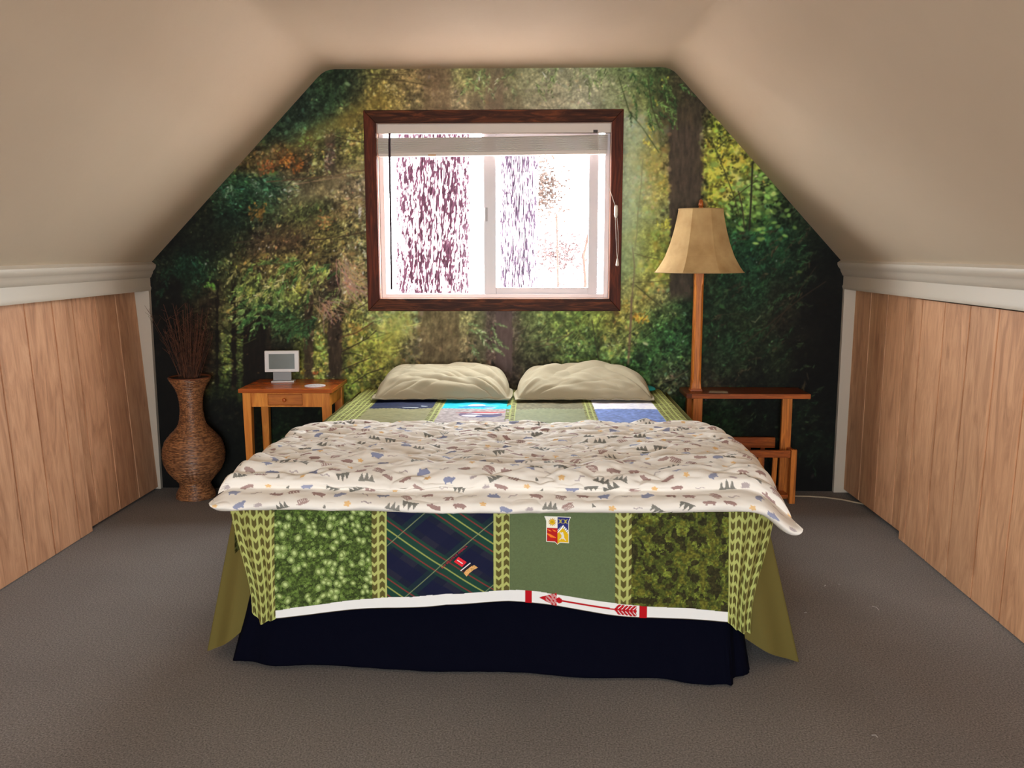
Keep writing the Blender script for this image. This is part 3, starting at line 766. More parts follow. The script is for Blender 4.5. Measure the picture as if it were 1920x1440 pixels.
def blind():
    root = empty('window_blind', (0.0, 0.01, 1.70), 'white wooden slat blind drawn up at the top of the window', 'blind')
    m = plain('blind_white', (.66, .58, .52, 1), .5)
    MB().box(-.578, .588, -.012, .027, 1.832, 1.878).build('headrail', m, root, bevel=.003)
    MB().box(.500, .522, -.0155, -.0115, 1.832, 1.845).build('cord_lock', plain('cord_lock_brown', lc(45, 25, 18), .5), root)
    n = 15
    for i in range(n):
        t = i / (n - 1)
        z = 1.742 + t * .072
        dz = .010 + .004 * t; j = (random.random() - .5) * .004
        mb = MB()
        # a slat: long thin board bowed a little in the middle
        xs = np.linspace(-.576, .572, 13); vs = []; fs = []
        for k, x in enumerate(xs):
            s_ = (x + .576) / 1.148
            sag = -.0035 * math.sin(math.pi * s_)
            zz = z + dz * (s_ - .5) * .9 + sag
            vs += [(x, -.014 + j, zz), (x, .030 + j, zz), (x, .030 + j, zz + .0030), (x, -.014 + j, zz + .0030)]
        for k in range(12):
            b = 4 * k
            fs += [(b, b+4, b+5, b+1), (b+1, b+5, b+6, b+2), (b+2, b+6, b+7, b+3), (b+3, b+7, b+4, b)]
        fs += [(0, 1, 2, 3), (51, 50, 49, 48)]
        mb.add(vs, fs).build('slat', m, root)
    MB().hexa([(-.575, -.014, 1.719), (.570, -.014, 1.729), (.570, .032, 1.729), (-.575, .032, 1.719)], [(-.575, -.014, 1.736), (.570, -.014, 1.747), (.570, .032, 1.747), (-.575, .032, 1.736)]).build('bottom_rail', m, root, bevel=.002)
    MB().box(-.325, -.285, -.0152, -.0142, 1.722, 1.729).build('tag', plain('tag_orange', lc(190, 130, 60), .5), root)
    # tilt wand, clear acrylic; its dark look against the bright window is painted in
    MB().tube([(-.515, -.018, 1.832), (-.517, -.020, 1.78), (-.519, -.02, 1.40), (-.521, -.02, 1.055)], .0055, 8).build('tilt_wand', plain('wand_backlit_dark', (.035, .018, .025, 1), .3, spec=.1), root, smooth=True)
    c = plain('cord_white', (.75, .68, .6, 1), .7)
    pts = [(.523, -.016, 1.834), (.527, -.020, 1.75), (.545, -.026, 1.68), (.575, -.030, 1.58), (.612, -.033, 1.475)]
    MB().tube(pts, .0014, 6).build('lift_cord', c, root, smooth=True)
    MB().lathe([(.002, .03), (.008, .026), (.0095, .012), (.0095, -.018), (.007, -.030), (.002, -.034)], (.617, -.033, 1.448), 12).build('cord_connector', c, root, smooth=True)
    for dx in (-.004, .004):
        MB().tube([(.618 + dx, -.033, 1.42), (.624 + dx * 1.4, -.033, 1.34), (.627 + dx, -.033, 1.25), (.628, -.033, 1.21)], .0012, 6).build('pull_cord', c, root, smooth=True)
    MB().lathe([(.002, .022), (.004, .018), (.008, -.006), (.0085, -.014), (.003, -.018)], (.628, -.033, 1.192), 12).build('tassel', c, root, smooth=True)
blind()

# ------------------------------------------------------------------ outside the window
def outside():
    g = plain('forest_floor', (.55, .45, .42, 1), .95, var=.4, vscale=3)
    o = MB().box(-30, 30, .5, 40, -2.75, -2.7).build('ground', g)
    tag(o, 'bright forest floor outside the window', 'ground', kind='structure')
    def trunk(cx, cy, r0, lean, seed, label, z0=-2.7, z1=6.0, cover=69, fur=(.030, .0095, .0165), plate=(.55, .42, .45)):
        nz = Noise(seed, 512)
        n = 420; zs = np.arange(z0, z1, .012 if cy < 2.5 else .03)
        th = np.linspace(0, 2 * np.pi, n, endpoint=False)
        TH, ZZ = np.meshgrid(th, zs)
        S = TH * 512 / (2 * np.pi)          # periodic lookup in the 512 lattice
        def per(k, zf, o):
            return nz.fbm((TH / (2*np.pi)) * 512 / k * 1.0, ZZ * zf + o, 4, .6)
        kk = 16
        warp = (nz.fbm(TH * 0 + ZZ * 1.3, TH / (2*np.pi) * 0 + 3, 3) - .5) * 4 + (NZ2.fbm(ZZ * 5, TH * 3, 3) - .5) * 1.8
        a = nz(S / kk * 2.0 + warp, ZZ * 2.2); b = nz(S / kk * 4 + warp * 2, ZZ * 7 + 40); c = NZ3(S / kk * 9, ZZ * 45)
        d = NZ2(S / kk * 17, ZZ * 90)
        ridge = np.abs(a - .5) * 2
        h = .42 * np.sqrt(ridge) + .2 * np.abs(b - .5) * 2 + .24 * c + .26 * d
        # plates bright, furrows deep mauve
        fl = NZ2(S / kk * 9 + warp * 3, ZZ * 26) * .6 + NZ3(S / kk * 18, ZZ * 55 + 9) * .4
        h2 = .55 * h / h.std() * .12 + .8 * (fl - .5)
        q = np.percentile(h2, cover)
        t = smooth01((h2 - q) / .11 + .5)[..., None] ** 4
        C = np.array(fur) * (1 - t) + np.array(plate) * t
        deep = smooth01((q - .12 - h2) / .06)[..., None]
        C = C * (1 - .45 * deep)
        R = r0 * (1 + .10 * (1 - smooth01((ZZ - z0) / 1.5))) * (1 - (ZZ - z0) * .012) + (h - .5) * .05
        P = np.stack([cx + lean * (ZZ - 1.4) + R * np.cos(TH), cy + R * np.sin(TH), ZZ], -1)
        o = grid('tree_trunk', P, M_BARK, None, C, wrapx=True)
        return tag(o, label, 'tree')
    trunk(-.515, 1.85, .262, .018, 21, 'thick furrowed conifer trunk filling the left window pane')
    trunk(.075, 3.3, .165, .0, 33, 'slimmer pale conifer trunk behind the right window pane', cover=66, fur=(.034, .020, .032))
    # brushy limbs and a leafy patch beyond the right pane
    tw = plain('twig_brown', (.050, .023, .015, 1), .9, var=.4, vscale=30)
    rr = random.Random(4)
    def limb(pts, r, label, nm='branch'):
        m = MB().tube(pts, [r * (1 - .6 * i / (len(pts) - 1)) for i in range(len(pts))], 7)
        for i in range(26):
            k = rr.randrange(len(pts) - 1); t = rr.random()
            p = Vector(pts[k]).lerp(Vector(pts[k+1]), t); d = Vector((rr.gauss(0, .1), rr.gauss(0, .05), rr.gauss(.02, .08)))
            m.tube([p, p + d * .6, p + d + Vector((0, 0, .02))], [.005, .003, .0015], 5)
        return tag(m.build(nm, tw, smooth=True), label, 'branch')
    limb([(.50, 3.6, -2.7), (.50, 3.6, -.3), (.58, 3.6, .55), (.68, 3.6, .95), (.66, 3.6, 1.2), (.74, 3.6, 1.6)], .024, 'crooked bare stem at the right of the right pane')
    limb([(.52, 3.9, -2.7), (.53, 3.9, -.3), (.50, 3.9, .62), (.44, 3.9, .85), (.42, 3.9, 1.6)], .022, 'bare forked stem left of the crooked one')
    # foliage tuft
    def tuft(cx, cy, cz, sx, sy, sz, nn, c, label, ls=.03):
        mb = MB()
        for _ in range(nn):
            x = cx + rr.gauss(0, sx); y = cy + rr.gauss(0, sy); z = cz + rr.gauss(0, sz)
            a = Vector((rr.gauss(0, 1), rr.gauss(0, 1), rr.gauss(0, .5))).normalized() * ls * rr.uniform(.6, 1.4)
            b = Vector((rr.gauss(0, 1), rr.gauss(0, 1), rr.gauss(0, 1))).normalized(); b = (b - a * (b.dot(a) / a.dot(a))).normalized() * ls * .4
            p = Vector((x, y, z))
            mb.add([p - a, p + b, p + a, p - b], [(0, 1, 2, 3)])
        mb.tube([(cx, cy, -2.7), (cx + .02, cy, cz)], [.012, .004], 6)
        o = mb.build('shrub', plain('leaf_' + label[:5], c, .8, var=.3, vscale=20))
        return tag(o, label, 'shrub')
    tuft(.30, 4.4, 1.86, .10, .10, .14, 800, (.042, .020, .012, 1), 'brown leafy bough high in the right pane', .03)
    tuft(.52, 5.2, 1.22, .16, .12, .10, 500, (.060, .028, .026, 1), 'reddish brush band across the middle of the right pane', .035)
    tuft(.36, 4.9, .62, .20, .12, .13, 700, (.070, .034, .045, 1), 'pinkish undergrowth low in the right pane', .03)
outside()

# ------------------------------------------------------------------ bed
BXC = .085
def bed():
    root = empty('bed', (BXC, -1.05, 0), 'double bed with mattress and box spring under the quilt', 'bed')
    m = plain('ticking_white', (.7, .68, .65, 1), .8, .1, 80)
    MB().box(BXC - .725, BXC + .725, -2.03, -.04, .335, .535).build('mattress', m, root, bevel=.04, seg=4)
    MB().box(BXC - .72, BXC + .72, -2.02, -.045, .12, .333).build('box_spring', plain('box_spring_fabric', (.35, .34, .33, 1), .9), root, bevel=.015)
    lg = plain('bed_leg_metal', (.05, .05, .05, 1), .4)
    for x in (BXC - .62, BXC + .62):
        for y in (-1.9, -.16):
            MB().lathe([(.022, 0), (.022, .02), (.018, .03), (.018, .119)], (x, y, 0), 12).build('leg', lg, root, smooth=True)
bed()

# --- quilt design raster (cloth coordinates in mm: s across from centre line, t from the head down the top and over the foot)
QS = 1.5                       # mm per sample
Q_TOP_T = 2010                 # length of the top in mm
ZTOP = .552
COLS = [('b', -800, -640), ('p', -640, -356), ('s', -356, -312), ('p', -312, -3), ('s', -3, 43), ('p', 43, 348), ('s', 348, 394), ('p', 394, 672), ('b', 672, 860)]
DARKC = np.array([84, 78, 38.]); LITEC = np.array([165, 171, 100.])
def chevron(s, t, w=22.5, p=31.0, dark=DARKC, lite=LITEC):
    ci = np.floor(s / w); x = (s / w - ci) - .5
    up = np.where(ci % 2 == 0, 1.0, -1.0)
    f = (t / p + up * np.abs(x) * .80 + ci * .5) % 1.0
    m = smooth01((f - .30) / .06) * smooth01((1.0 - f) / .05) * smooth01((.39 - np.abs(x)) / .08)
    m = m[..., None]
    return lite * (1 - m) + dark * m

def quilt_color(S, T, front):
    """S,T arrays (mm). Returns sRGB"""
    img = np.zeros(S.shape + (3,))
    def put(mask, c):
        img[mask] = (c if np.ndim(c) == 1 else c[mask])
    put(np.ones(S.shape, bool), chevron(S, T))
    pal_top = [[(20, 30, 62), (60, 85, 90), (120, 118, 95), (235, 232, 240)], [(120, 120, 85), (165, 152, 150), (150, 158, 130), (115, 135, 185)]]
    if front:
        # panels 0..3
        rnd = random.Random(3)
        # floral
        m = (S >= -640) & (S < -356)
        n = NZ.fbm(S / 7, T / 7, 3, .7)
        c = np.array([62, 78, 34.]) * np.exp((n - .5) * 1.7)[..., None]
        put(m, c)
        # sage
        m = (S >= 43) & (S < 348)
        put(m, np.array([88., 101, 68]) * (1 + (NZ2.fbm(S / 3, T / 3, 2) - .5) * .12)[..., None])
        # camouflage print
        m = (S >= 394) & (S < 672)
        n = NZ.fbm(S / 26 + 5, T / 34, 4, .62); n2 = NZ2.fbm(S / 20, T / 24, 4, .6)
        c = np.where((n > .56)[..., None], np.array([94., 104, 40]), np.array([66., 74, 28]))
        c = np.where((n2 < .44)[..., None], np.array([44., 42, 20]), c); c = np.where((n2 > .60)[..., None], np.array([84., 84, 30]), c)
        c = c * np.exp((NZ3.fbm(S / 5, T / 5, 2) - .5) * .9)[..., None]
        put(m, c)
        # tartan
        m = (S >= -312) & (S < -3)
        px = (S + 312); py = (T - Q_TOP_T)       # mm from the top left of the patch
        a1 = math.radians(38.5); a2 = math.radians(-44)
        na = -px * math.sin(a1) + py * math.cos(a1); nb = -px * math.sin(a2) + py * math.cos(a2)
        c = np.full(S.shape + (3,), 0.) + np.array([20., 24, 44])
        def stripe(v, pos, per, hw, col, al):
            d = np.abs((v - pos + per / 2) % per - per / 2)
            w_ = (smooth01((hw - d) / 1.2 + .5) * al)[..., None]
            c[:] = c * (1 - w_) + np.array(col, float) * w_
        A0 = 85.0; PA = 148.0; B0 = 118.0; PB = 159.0
        stripe(nb, B0 + 80, PB, 26, (34, 34, 50), .8)
        stripe(na, A0 + PA / 2, PA, 22, (14, 18, 48), .8)
        stripe(na, A0, PA, 33, (24, 62, 48), .9); stripe(nb, B0, PB, 17, (22, 52, 46), .5)
        stripe(na, A0 - 22, PA, 1.8, (150, 40, 44), .75); stripe(na, A0 + 22, PA, 1.8, (150, 44, 44), .75)
        stripe(na, A0, PA, 2.0, (165, 168, 85), .85); stripe(nb, B0, PB, 1.5, (120, 130, 92), .85)
        put(m, c)
    else:
        for i, (a, b) in enumerate(((-640, -356), (-312, -3), (43, 348), (394, 672))):
            for r in range(8):
                
                tA, tB = 620 - r * 300 + (0 if r else 0), (1300 if r == 0 else 620 - r * 300 + 300)
                m = (S >= a) & (S < b) & (T >= tA) & (T < tB)
                c = np.array(TOPPAL[r % 3][i], float)
                n = NZ.fbm(S / 12, T / 12, 3) - .5
                put(m, (c * np.exp(n * (.5 if (r + i) % 2 else .2))[..., None]))
                e = np.abs(T - tA) < 5
                mm = (S >= a) & (S < b) & e
                put(mm, np.where((((S // 9) % 2) == 0)[..., None], np.array([205., 205, 175]), np.array([105., 105, 70])))
    return img
TOPPAL = [[(132, 128, 88), (160, 148, 146), (128, 132, 98), (112, 132, 186)],
          [(18, 28, 60), (0, 178, 205), (112, 106, 80), (225, 222, 235)],
          [(120, 120, 85), (60, 85, 90), (112, 106, 80), (150, 150, 150)]]

def hem_z(s):
    """height of the quilt hem above the floor across the foot"""
    s = np.asarray(s, float)
    return .007 * np.sin(s / 95.0) * np.exp(-(s / 600.0) ** 2) + np.interp(s, [-800, -745, -640, -350, -140, 40, 380, 600, 672, 760, 860], [.190, .158, .186, .214, .240, .236, .203, .190, .186, .150, .125])
Q_DROP = 372.0       # pattern length of the drop
Z_QTOP_FRONT = ZTOP
def quilt_front_pos(S, T):
    """position of the front drop for cloth coordinates (mm); T from 0 at the foot edge"""
    S = np.asarray(S, float); T = np.asarray(T, float)
    f = T / Q_DROP
    z = ZTOP - (ZTOP - hem_z(S)) * f
    s = S / 1000.0
    core_l, core_r = -.640, .672
    inner = np.clip(s, core_l, core_r)
    out = s - inner
    k_ = smooth01(f * 1.1); sq = np.where(s < 0, .97 - .41 * k_, .84 - .39 * k_)     # border gathers towards its lower end
    x = BXC + .010 + inner + out * sq
    x = x + .004 * f * inner
    # bulge and folds
    y = -2.078 - .012 * np.sin(f * 2.6) - .020 * f
    bo = np.abs(out) / .16
    y = y + .050 * bo ** 2 + .010 * np.sin(out * 95) * smooth01(f * 1.4) * np.minimum(1, bo * 3)
    y = y + (NZ.fbm(s * 5 + 3, z * 5, 3) - .5) * .014 * (0.3 + f)
    # cloth wraps round the bottom
    y = y + .006 * np.sin(s * 14 + 1.0) * f
    # round off at the top edge
    r = .035
    k = np.clip(1 - (ZTOP - z) / r, 0, 1)
    y = y + r * (1 - np.sqrt(np.clip(1 - k * k, 0, 1)))
    return x, y, z

def band_top(s):   # mm above hem where the white band starts
    return 30.0 + 0 * s
QUILT = empty('patchwork_quilt', (BXC, -1.0, .5), 'green patchwork quilt with tartan, sage and camouflage squares spread on the bed', 'quilt')
def quilt():
    # front drop
    s = np.arange(-795, 856, QS); t = np.arange(0, Q_DROP + .1, QS)
    S, T = np.meshgrid(s, t)
    img = quilt_color(S, T + Q_TOP_T, True)
    ny, nx = S.shape
    rnd = random.Random(9)
    def stamp(x, y, a, b, ang, c, al=1.0):
        r = max(a, b) + 1.5
        x0 = int(max(0, (x - r + 795) / QS)); x1 = int(min(nx, (x + r + 795) / QS + 1)); y0 = int(max(0, (y - r) / QS)); y1 = int(min(ny, (y + r) / QS + 1))
        if x0 >= x1 or y0 >= y1: return
        dx = S[y0:y1, x0:x1] - x; dy = T[y0:y1, x0:x1] - y
        ca, sa = math.cos(ang), math.sin(ang)
        q = np.sqrt(((dx * ca + dy * sa) / a) ** 2 + ((-dx * sa + dy * ca) / b) ** 2)
        m = (np.clip((1 - q) * min(a, b) / QS + .5, 0, 1) * al * ((S[y0:y1, x0:x1] >= -640) & (S[y0:y1, x0:x1] < -356)))[..., None]
        img[y0:y1, x0:x1] = img[y0:y1, x0:x1] * (1 - m) + np.array(c, float) * m
    for _ in range(900):
        stamp(rnd.uniform(-640, -356), rnd.uniform(0, Q_DROP), rnd.uniform(1.5, 3.5), rnd.uniform(1.2, 2.2), rnd.uniform(0, 3), rnd.choice([(100, 120, 58), (84, 104, 44), (42, 58, 18), (50, 66, 22)]))
    for _ in range(118):
        x = rnd.uniform(-640, -356); y = rnd.uniform(0, Q_DROP); a = rnd.uniform(8.5, 12.5); b = a * rnd.uniform(.65, .85); an = rnd.gauss(1.2, .5)
        stamp(x, y, a, b, an, (125, 142, 84)); stamp(x, y, a * .82, b * .80, an, (84, 102, 48)); stamp(x, y, a * .70, b * .68, an, (136, 154, 94)); stamp(x, y, a * .44, b * .42, an, (176, 192, 128))
    for _ in range(120):
        x = rnd.uniform(-640, -356); y = rnd.uniform(0, Q_DROP)
        for k in range(5):
            stamp(x + 3.4 * math.cos(k * 1.257), y + 3.4 * math.sin(k * 1.257), 2.1, 1.5, k * 1.257, (125, 150, 80))
    # white band with red marks along the hem, between the two borders
    hz_ = hem_z(S); scale = (ZTOP - hz_) * 1000 / Q_DROP      # mm real per pattern mm
    dist = (Q_DROP - T) * scale - 0 * S                                # real distance above the hem
    bt = np.interp(S, [-640, -500, -300, 0, 300, 672], [27, 27, 33, 35, 38, 33]) + (NZ.fbm(S / 90, S * 0 + 4, 2) - .5) * 7
    m = (S > -640) & (S < 672) & (dist < bt)
    img[m] = (232, 226, 218)
    img[(S > -640) & (S < 672) & (dist < 2.2)] = (60, 52, 36)
    RED = (170, 12, 24)
    for a, b in ((88, 108), (418, 440)):
        img[m & (S > a) & (S < b)] = RED
    dm = bt * .5 + 1
    v = dist - dm
    ax0, ax1 = 128.0, 411.0
    img[(S > ax0 + 60) & (S < ax1) & (np.abs(v) < 2.3)] = RED
    head = (S > ax0) & (S < ax0 + 52) & (np.abs(v) < (S - ax0) * .44) ; img[head & (((S * 1.7 + v * 2.1) % 9 > 2.2) | (S < ax0 + 20))] = RED
    img[(S > ax0 + 50) & (S < ax0 + 66) & (np.abs(v) < 9.5 - np.abs(S - ax0 - 58) * .5)] = RED
    fl = (S > ax1 - 70) & (S < ax1) & (np.abs(v) < 15.5); u = S - (ax1 - 70) - np.abs(v) * .9
    img[fl & (u > 0) & (S < ax1 - 4 + np.abs(v) * .3) & ((u % 11) > 2.6)] = RED
    x, y, z = quilt_front_pos(S, T)
    C = np.minimum(lin(img) * K_QUILT, .85)
    grid('foot_drop', np.stack([x, y, z], -1), M_QUILT, QUILT, C, flip=True)
    # inner side of the drop, so the cloth has thickness
    sb = np.arange(-795, 856, 15.0); tb = np.linspace(0, Q_DROP, 30); Sb, Tb = np.meshgrid(sb, tb)
    xb, yb, zb = quilt_front_pos(Sb, Tb)
    M_BACK = plain('olive_backing_cloth', lc(98, 88, 46, 1.15), .9, .2, 500, spec=.1)
    grid('lining', np.stack([xb, yb + .006, zb], -1), M_BACK, QUILT)
    # top and side edges
    s = np.arange(-960, 1001, 3.4); t = np.arange(40, Q_TOP_T + .1, 3.0)
    # visible part gets a finer raster
    S, T = np.meshgrid(s, t)
    img = quilt_color(S, T, False)
    def flecktop(mask, c): img[mask] = c
    # white brush marks on the navy square, red-white-blue print on the grey one, blue-white figure on the teal one
    def ell(cx, cy, a, b, c):
        m_ = ((S - cx) / a) ** 2 + ((T - cy) / b) ** 2 < 1; img[m_] = c
    for cx, a_ in ((-470, 26), (-400, 16), (-440, 20)): ell(cx, 575 if a_ > 18 else 545, a_, 7, (195, 205, 215))
    ell(-150, 540, 95, 34, (80, 185, 220)); ell(-150, 560, 70, 14, (20, 100, 170)); ell(-160, 520, 40, 22, (225, 235, 240)); ell(-215, 580, 30, 12, (15, 110, 180)); ell(-95, 585, 26, 9, (225, 240, 240))
    for k, (cx, cy, a, b, c) in enumerate(((-130, 760, 95, 60, (95, 80, 110)), (-95, 700, 75, 14, (190, 80, 80)), (-120, 730, 75, 12, (205, 200, 205)), (-165, 780, 46, 20, (205, 200, 205)), (-100, 790, 50, 16, (60, 70, 120)), (-200, 720, 40, 12, (150, 90, 95)))):
        ell(cx, cy, a, b, c)
    x = BXC + .010 + np.clip(S, -750, 755) / 1000.0
    edge = np.maximum(np.abs(S - 2) - 752, 0) / 1000.0; sg = np.sign(S - 2)
    r = .03
    ang = np.clip(edge / r, 0, math.pi / 2)
    ox = r * np.sin(ang) + .05 * np.clip(edge - r * math.pi / 2, 0, 1)
    oz = r * (1 - np.cos(ang)) + np.clip(edge - r * math.pi / 2, 0, 1)
    x = x + sg * (ox - .012)
    Z = ZTOP - oz + (NZ.fbm(S / 90, T / 90, 3) - .5) * .008
    Y = -T / 1000.0 - .040
    C = np.minimum(lin(img) * 1.05, .85)
    grid('quilt_top', np.stack([x, Y, Z], -1), M_QUILT, QUILT, C, flip=True)
    # side drops of the olive backing, flaring out beside the foot
    for sx in (-1, 1):
        v = np.linspace(0, 1, 40); ww = np.r_[np.linspace(0, 1, 90), np.linspace(1, 2, 30)[1:]]
        V, W_ = np.meshgrid(v, ww)
        a_ = np.clip(W_, 0, 1); c_ = np.clip(W_ - 1, 0, 1)
        Y0 = -.05 - 1.925 * a_
        g = smooth01((-Y0 - 1.0) / 1.0)
        if sx < 0: xt, xb, z_hem, wrap = BXC - .772, -.70 + (-.805 + .70) * g, .020, .15
        else: xt, xb, z_hem, wrap = BXC + .800, .90 + (1.020 - .90) * g, .004, .20
        Xx = xt + (xb - xt) * V + sx * .008 * np.sin(Y0 * 15 + 1.5) * V
        Xx = Xx - sx * wrap * c_ * (.6 + .4 * V)
        Yf = Y0 - .035 * np.sin(c_ * np.pi / 2) - .012 * V * g + .008 * np.sin(c_ * 9) * V
        hem = z_hem + (.010 * np.sin(Y0 * 17) + .012) + .105 * c_ ** 1.3
        Zz = .535 + (hem - .535) * V
        grid('side_drop', np.stack([Xx, Yf, Zz], -1), M_BACK, QUILT)['label'] = 'plain olive backing hanging at the %s side of the bed' % ('left' if sx < 0 else 'right')
quilt()

def on_front(pts, off):
    """map (s,t) mm to world points lifted off the front drop"""
    pts = np.asarray(pts, float)
    x, y, z = quilt_front_pos(pts[:, 0], pts[:, 1])
    return np.stack([x, y - off, z], 1)
def s_of(xw): return (xw - BXC - .010) * 1000

def patch_grid(name, poly_fn, color_fn, s0, s1, t0, t1, step, off, mat, label):
    s = np.arange(s0, s1, step); t = np.arange(t0, t1, step); S, T = np.meshgrid(s, t)
    keep = poly_fn(S, T); col = np.minimum(lin(color_fn(S, T)) * K_QUILT, .9)
    x, y, z = quilt_front_pos(S, T)
    P = np.stack([x, y - off, z], -1)
    o = grid(name, P, mat, QUILT, col, keep, flip=True)
    m = o.modifiers.new('thick', 'SOLIDIFY'); m.thickness = .0012; m.offset = -1
    if label: o['label'] = label
    return o

def crest():
    # px frame of the crest: x 1021..1071, y 973..1023 -> centre s, t
    cx = s_of(.276); top = 66.0
    k = 1.52            # mm per photo pixel
    def L(S, T): return (S - cx) / k + 25.0, (T - top) / (k * 1.15)      # px inside the 50 x 53 crest
    def inside(S, T, sh=0.0):
        u, v = L(S, T)
        hw = np.where(v < 10, 25.0 - v * .35, 21.6) - sh
        hw = np.where(v < 3, 25.0 - sh, hw)
        bot = 49.0 + np.maximum(0, 4.5 - np.abs(u - 25) * .9) - sh
        return (np.abs(u - 25) < hw) & (v > sh) & (v < bot)
    def color(S, T):
        u, v = L(S, T)
        c = np.zeros(S.shape + (3,)) + np.array([222., 220, 210])
        inn = inside(S, T, 1.5)
        q1 = inn & (u < 24.8) & (v < 22); q2 = inn & (u >= 24.8) & (v < 27); q3 = inn & (u < 24.8) & (v >= 22); q4 = inn & (u >= 24.8) & (v >= 27)
        c[q1] = (232, 220, 205); c[q2] = (38, 44, 110); c[q3] = (168, 28, 26); c[q4] = (205, 165, 20)
        # sun
        du, dv = u - 15, v - 11; r = np.hypot(du, dv); a = np.arctan2(dv, du)
        c[q1 & (r < 4.6)] = (205, 165, 20); c[q1 & (r >= 4.6) & (r < 6.2 + 1.6 * np.cos(a * 12))] = (190, 140, 20)
        c[q1 & (r < 4.6) & (np.abs(dv) < .5) & (np.abs(du) < 2.2)] = (120, 90, 20)
        # two small beasts
        for bx in (30.5, 40):
            uu, vv = u - bx, v - 9
            bm = ((uu / 1.6) ** 2 + (vv / 3.2) ** 2 < 1) | ((np.abs(uu - vv * .8) < .8) & (np.abs(vv) < 4.2)) | ((np.abs(uu + vv * .8) < .8) & (np.abs(vv) < 4.2))
            c[q2 & bm] = (170, 160, 75)
        # white chevron peak
        pk = inn & (u >= 24.8) & (v > 15 + np.abs(u - 35) * 1.05) & (v < 21 + np.abs(u - 35) * 1.05)
        c[pk] = (225, 230, 225); c[pk & (((u * 1.3 + v) % 6) < 1.8)] = (60, 80, 90)
        c[inn & (u >= 24.8) & (v >= 21 + np.abs(u - 35) * 1.05)] = (205, 165, 20)
        # lion in white-grey
        uu, vv = u - 35, v - 37
        bm = ((uu / 2.6) ** 2 + (vv / 5) ** 2 < 1) | ((np.abs(uu - vv * .7) < 1.1) & (np.abs(vv) < 7.5)) | ((np.abs(uu + vv * .9) < 1.0) & (vv > -1) & (vv < 7)) | (((uu + 1) / 2) ** 2 + ((vv + 6) / 2) ** 2 < 1)
        c[inn & bm & (v > 27)] = (205, 200, 190)
        # three birds
        for bx, by, sc in ((9.5, 27, .45), (19, 27, .45), (13, 37, 1.0)):
            uu, vv = (u - bx) / sc, (v - by) / sc
            rot = vv - uu * .45
            bm = (np.abs(uu) < 9) & (rot > -2.2 + np.abs(uu) * .10) & (rot < 3.4 - np.abs(uu + 1) * .36)
            c[q3 & bm] = (225, 120, 35)
        return c
    patch_grid('embroidered_crest', inside, color, cx - 42, cx + 42, top - 2, top + 98, .62, .0028, M_QUILT, 'shield-shaped embroidered crest in red, white, blue and gold')
crest()

def text_mesh(txt, size):
    cu = bpy.data.curves.new('txt', 'FONT'); cu.body = txt; cu.size = size; cu.align_x = 'CENTER'; cu.align_y = 'CENTER'; cu.resolution_u = 3
    ob = bpy.data.objects.new('txt', cu); COL.objects.link(ob)
    bpy.context.view_layer.update()
    dg = bpy.context.evaluated_depsgraph_get()
    me = bpy.data.meshes.new_from_object(ob.evaluated_get(dg))
    bpy.data.objects.remove(ob, do_unlink=True)
    V = [tuple(v.co) for v in me.vertices]; F = [tuple(p.vertices) for p in me.polygons]
    bpy.data.meshes.remove(me)
    return V, F
def decal(name, V, F, c, ang, off, mat, label=None, sx=1.0):
    """flat artwork in mm, y up, rotated by ang and laid on the front drop at c=(s,t)"""
    ca, sa = math.cos(ang), math.sin(ang)
    P = np.array([(c[0] + (v[0]*sx * ca - v[1] * sa), c[1] - (v[0]*sx * sa + v[1] * ca)) for v in V])
    W3 = on_front(P, off)
    o = MB().add(W3.tolist(), F).build(name, mat, QUILT)
    m = o.modifiers.new('thick', 'SOLIDIFY'); m.thickness = .0008; m.offset = 0
    if label: o['label'] = label
    return o
def number_patch():
    red = plain('patch_red', lc(175, 12, 30, 1.7), .8); white = plain('patch_white', (.85, .8, .8, 1), .8)
    dull = plain('thread_red', lc(135, 22, 40, 1.9), .9); tan = plain('patch_tan', lc(165, 125, 75, 1.9), .9, var=.35, vscale=300); blk = plain('patch_dark', lc(22, 12, 24, 1.5), .9)
    ang = math.radians(44)
    c = (s_of(-.004), 222.)
    q = lambda w_, h_: ([(-w_/2, -h_/2), (w_/2, -h_/2), (w_/2, h_/2), (-w_/2, h_/2)], [(0, 1, 2, 3)])
    V, F = q(21, 30); decal('number_patch', V, F, c, ang + .12, .0030, red, 'small red patch with a white number 1')
    V, F = text_mesh('1', 30); decal('numeral', V, F, c, ang + .12, .0042, white, 'white numeral 1')
    V, F = text_mesh('BOY SCOUTS OF AMERICA', 9.0); decal('lettering', V, F, (c[0] - 17, c[1] - 17), ang + .02, .0028, dull, 'dark red embroidered lettering', .95)
    # the drum shaped badge below
    cc = (c[0] + 27, c[1] + 28)
    body = [(-22, -11), (-8, -8), (8, -8), (22, -11), (20, 3), (8, 7), (-8, 7), (-20, 3)]
    decal('drum_badge', body, [tuple(range(8))], cc, ang - .05, .0030, tan, 'tan embroidered drum-like badge')
    decal('badge_trim', [(-17, 4), (17, 4), (17, 13), (0, 15), (-17, 13)], [(0, 1, 2, 3, 4)], (cc[0] - 2, cc[1] - 1), ang - .05, .0034, blk)
    decal('badge_edge', [(-20, 12), (18, 13), (18, 16), (-20, 15)], [(0, 1, 2, 3)], (cc[0] - 2, cc[1] - 1), ang - .05, .0040, white)
number_patch()

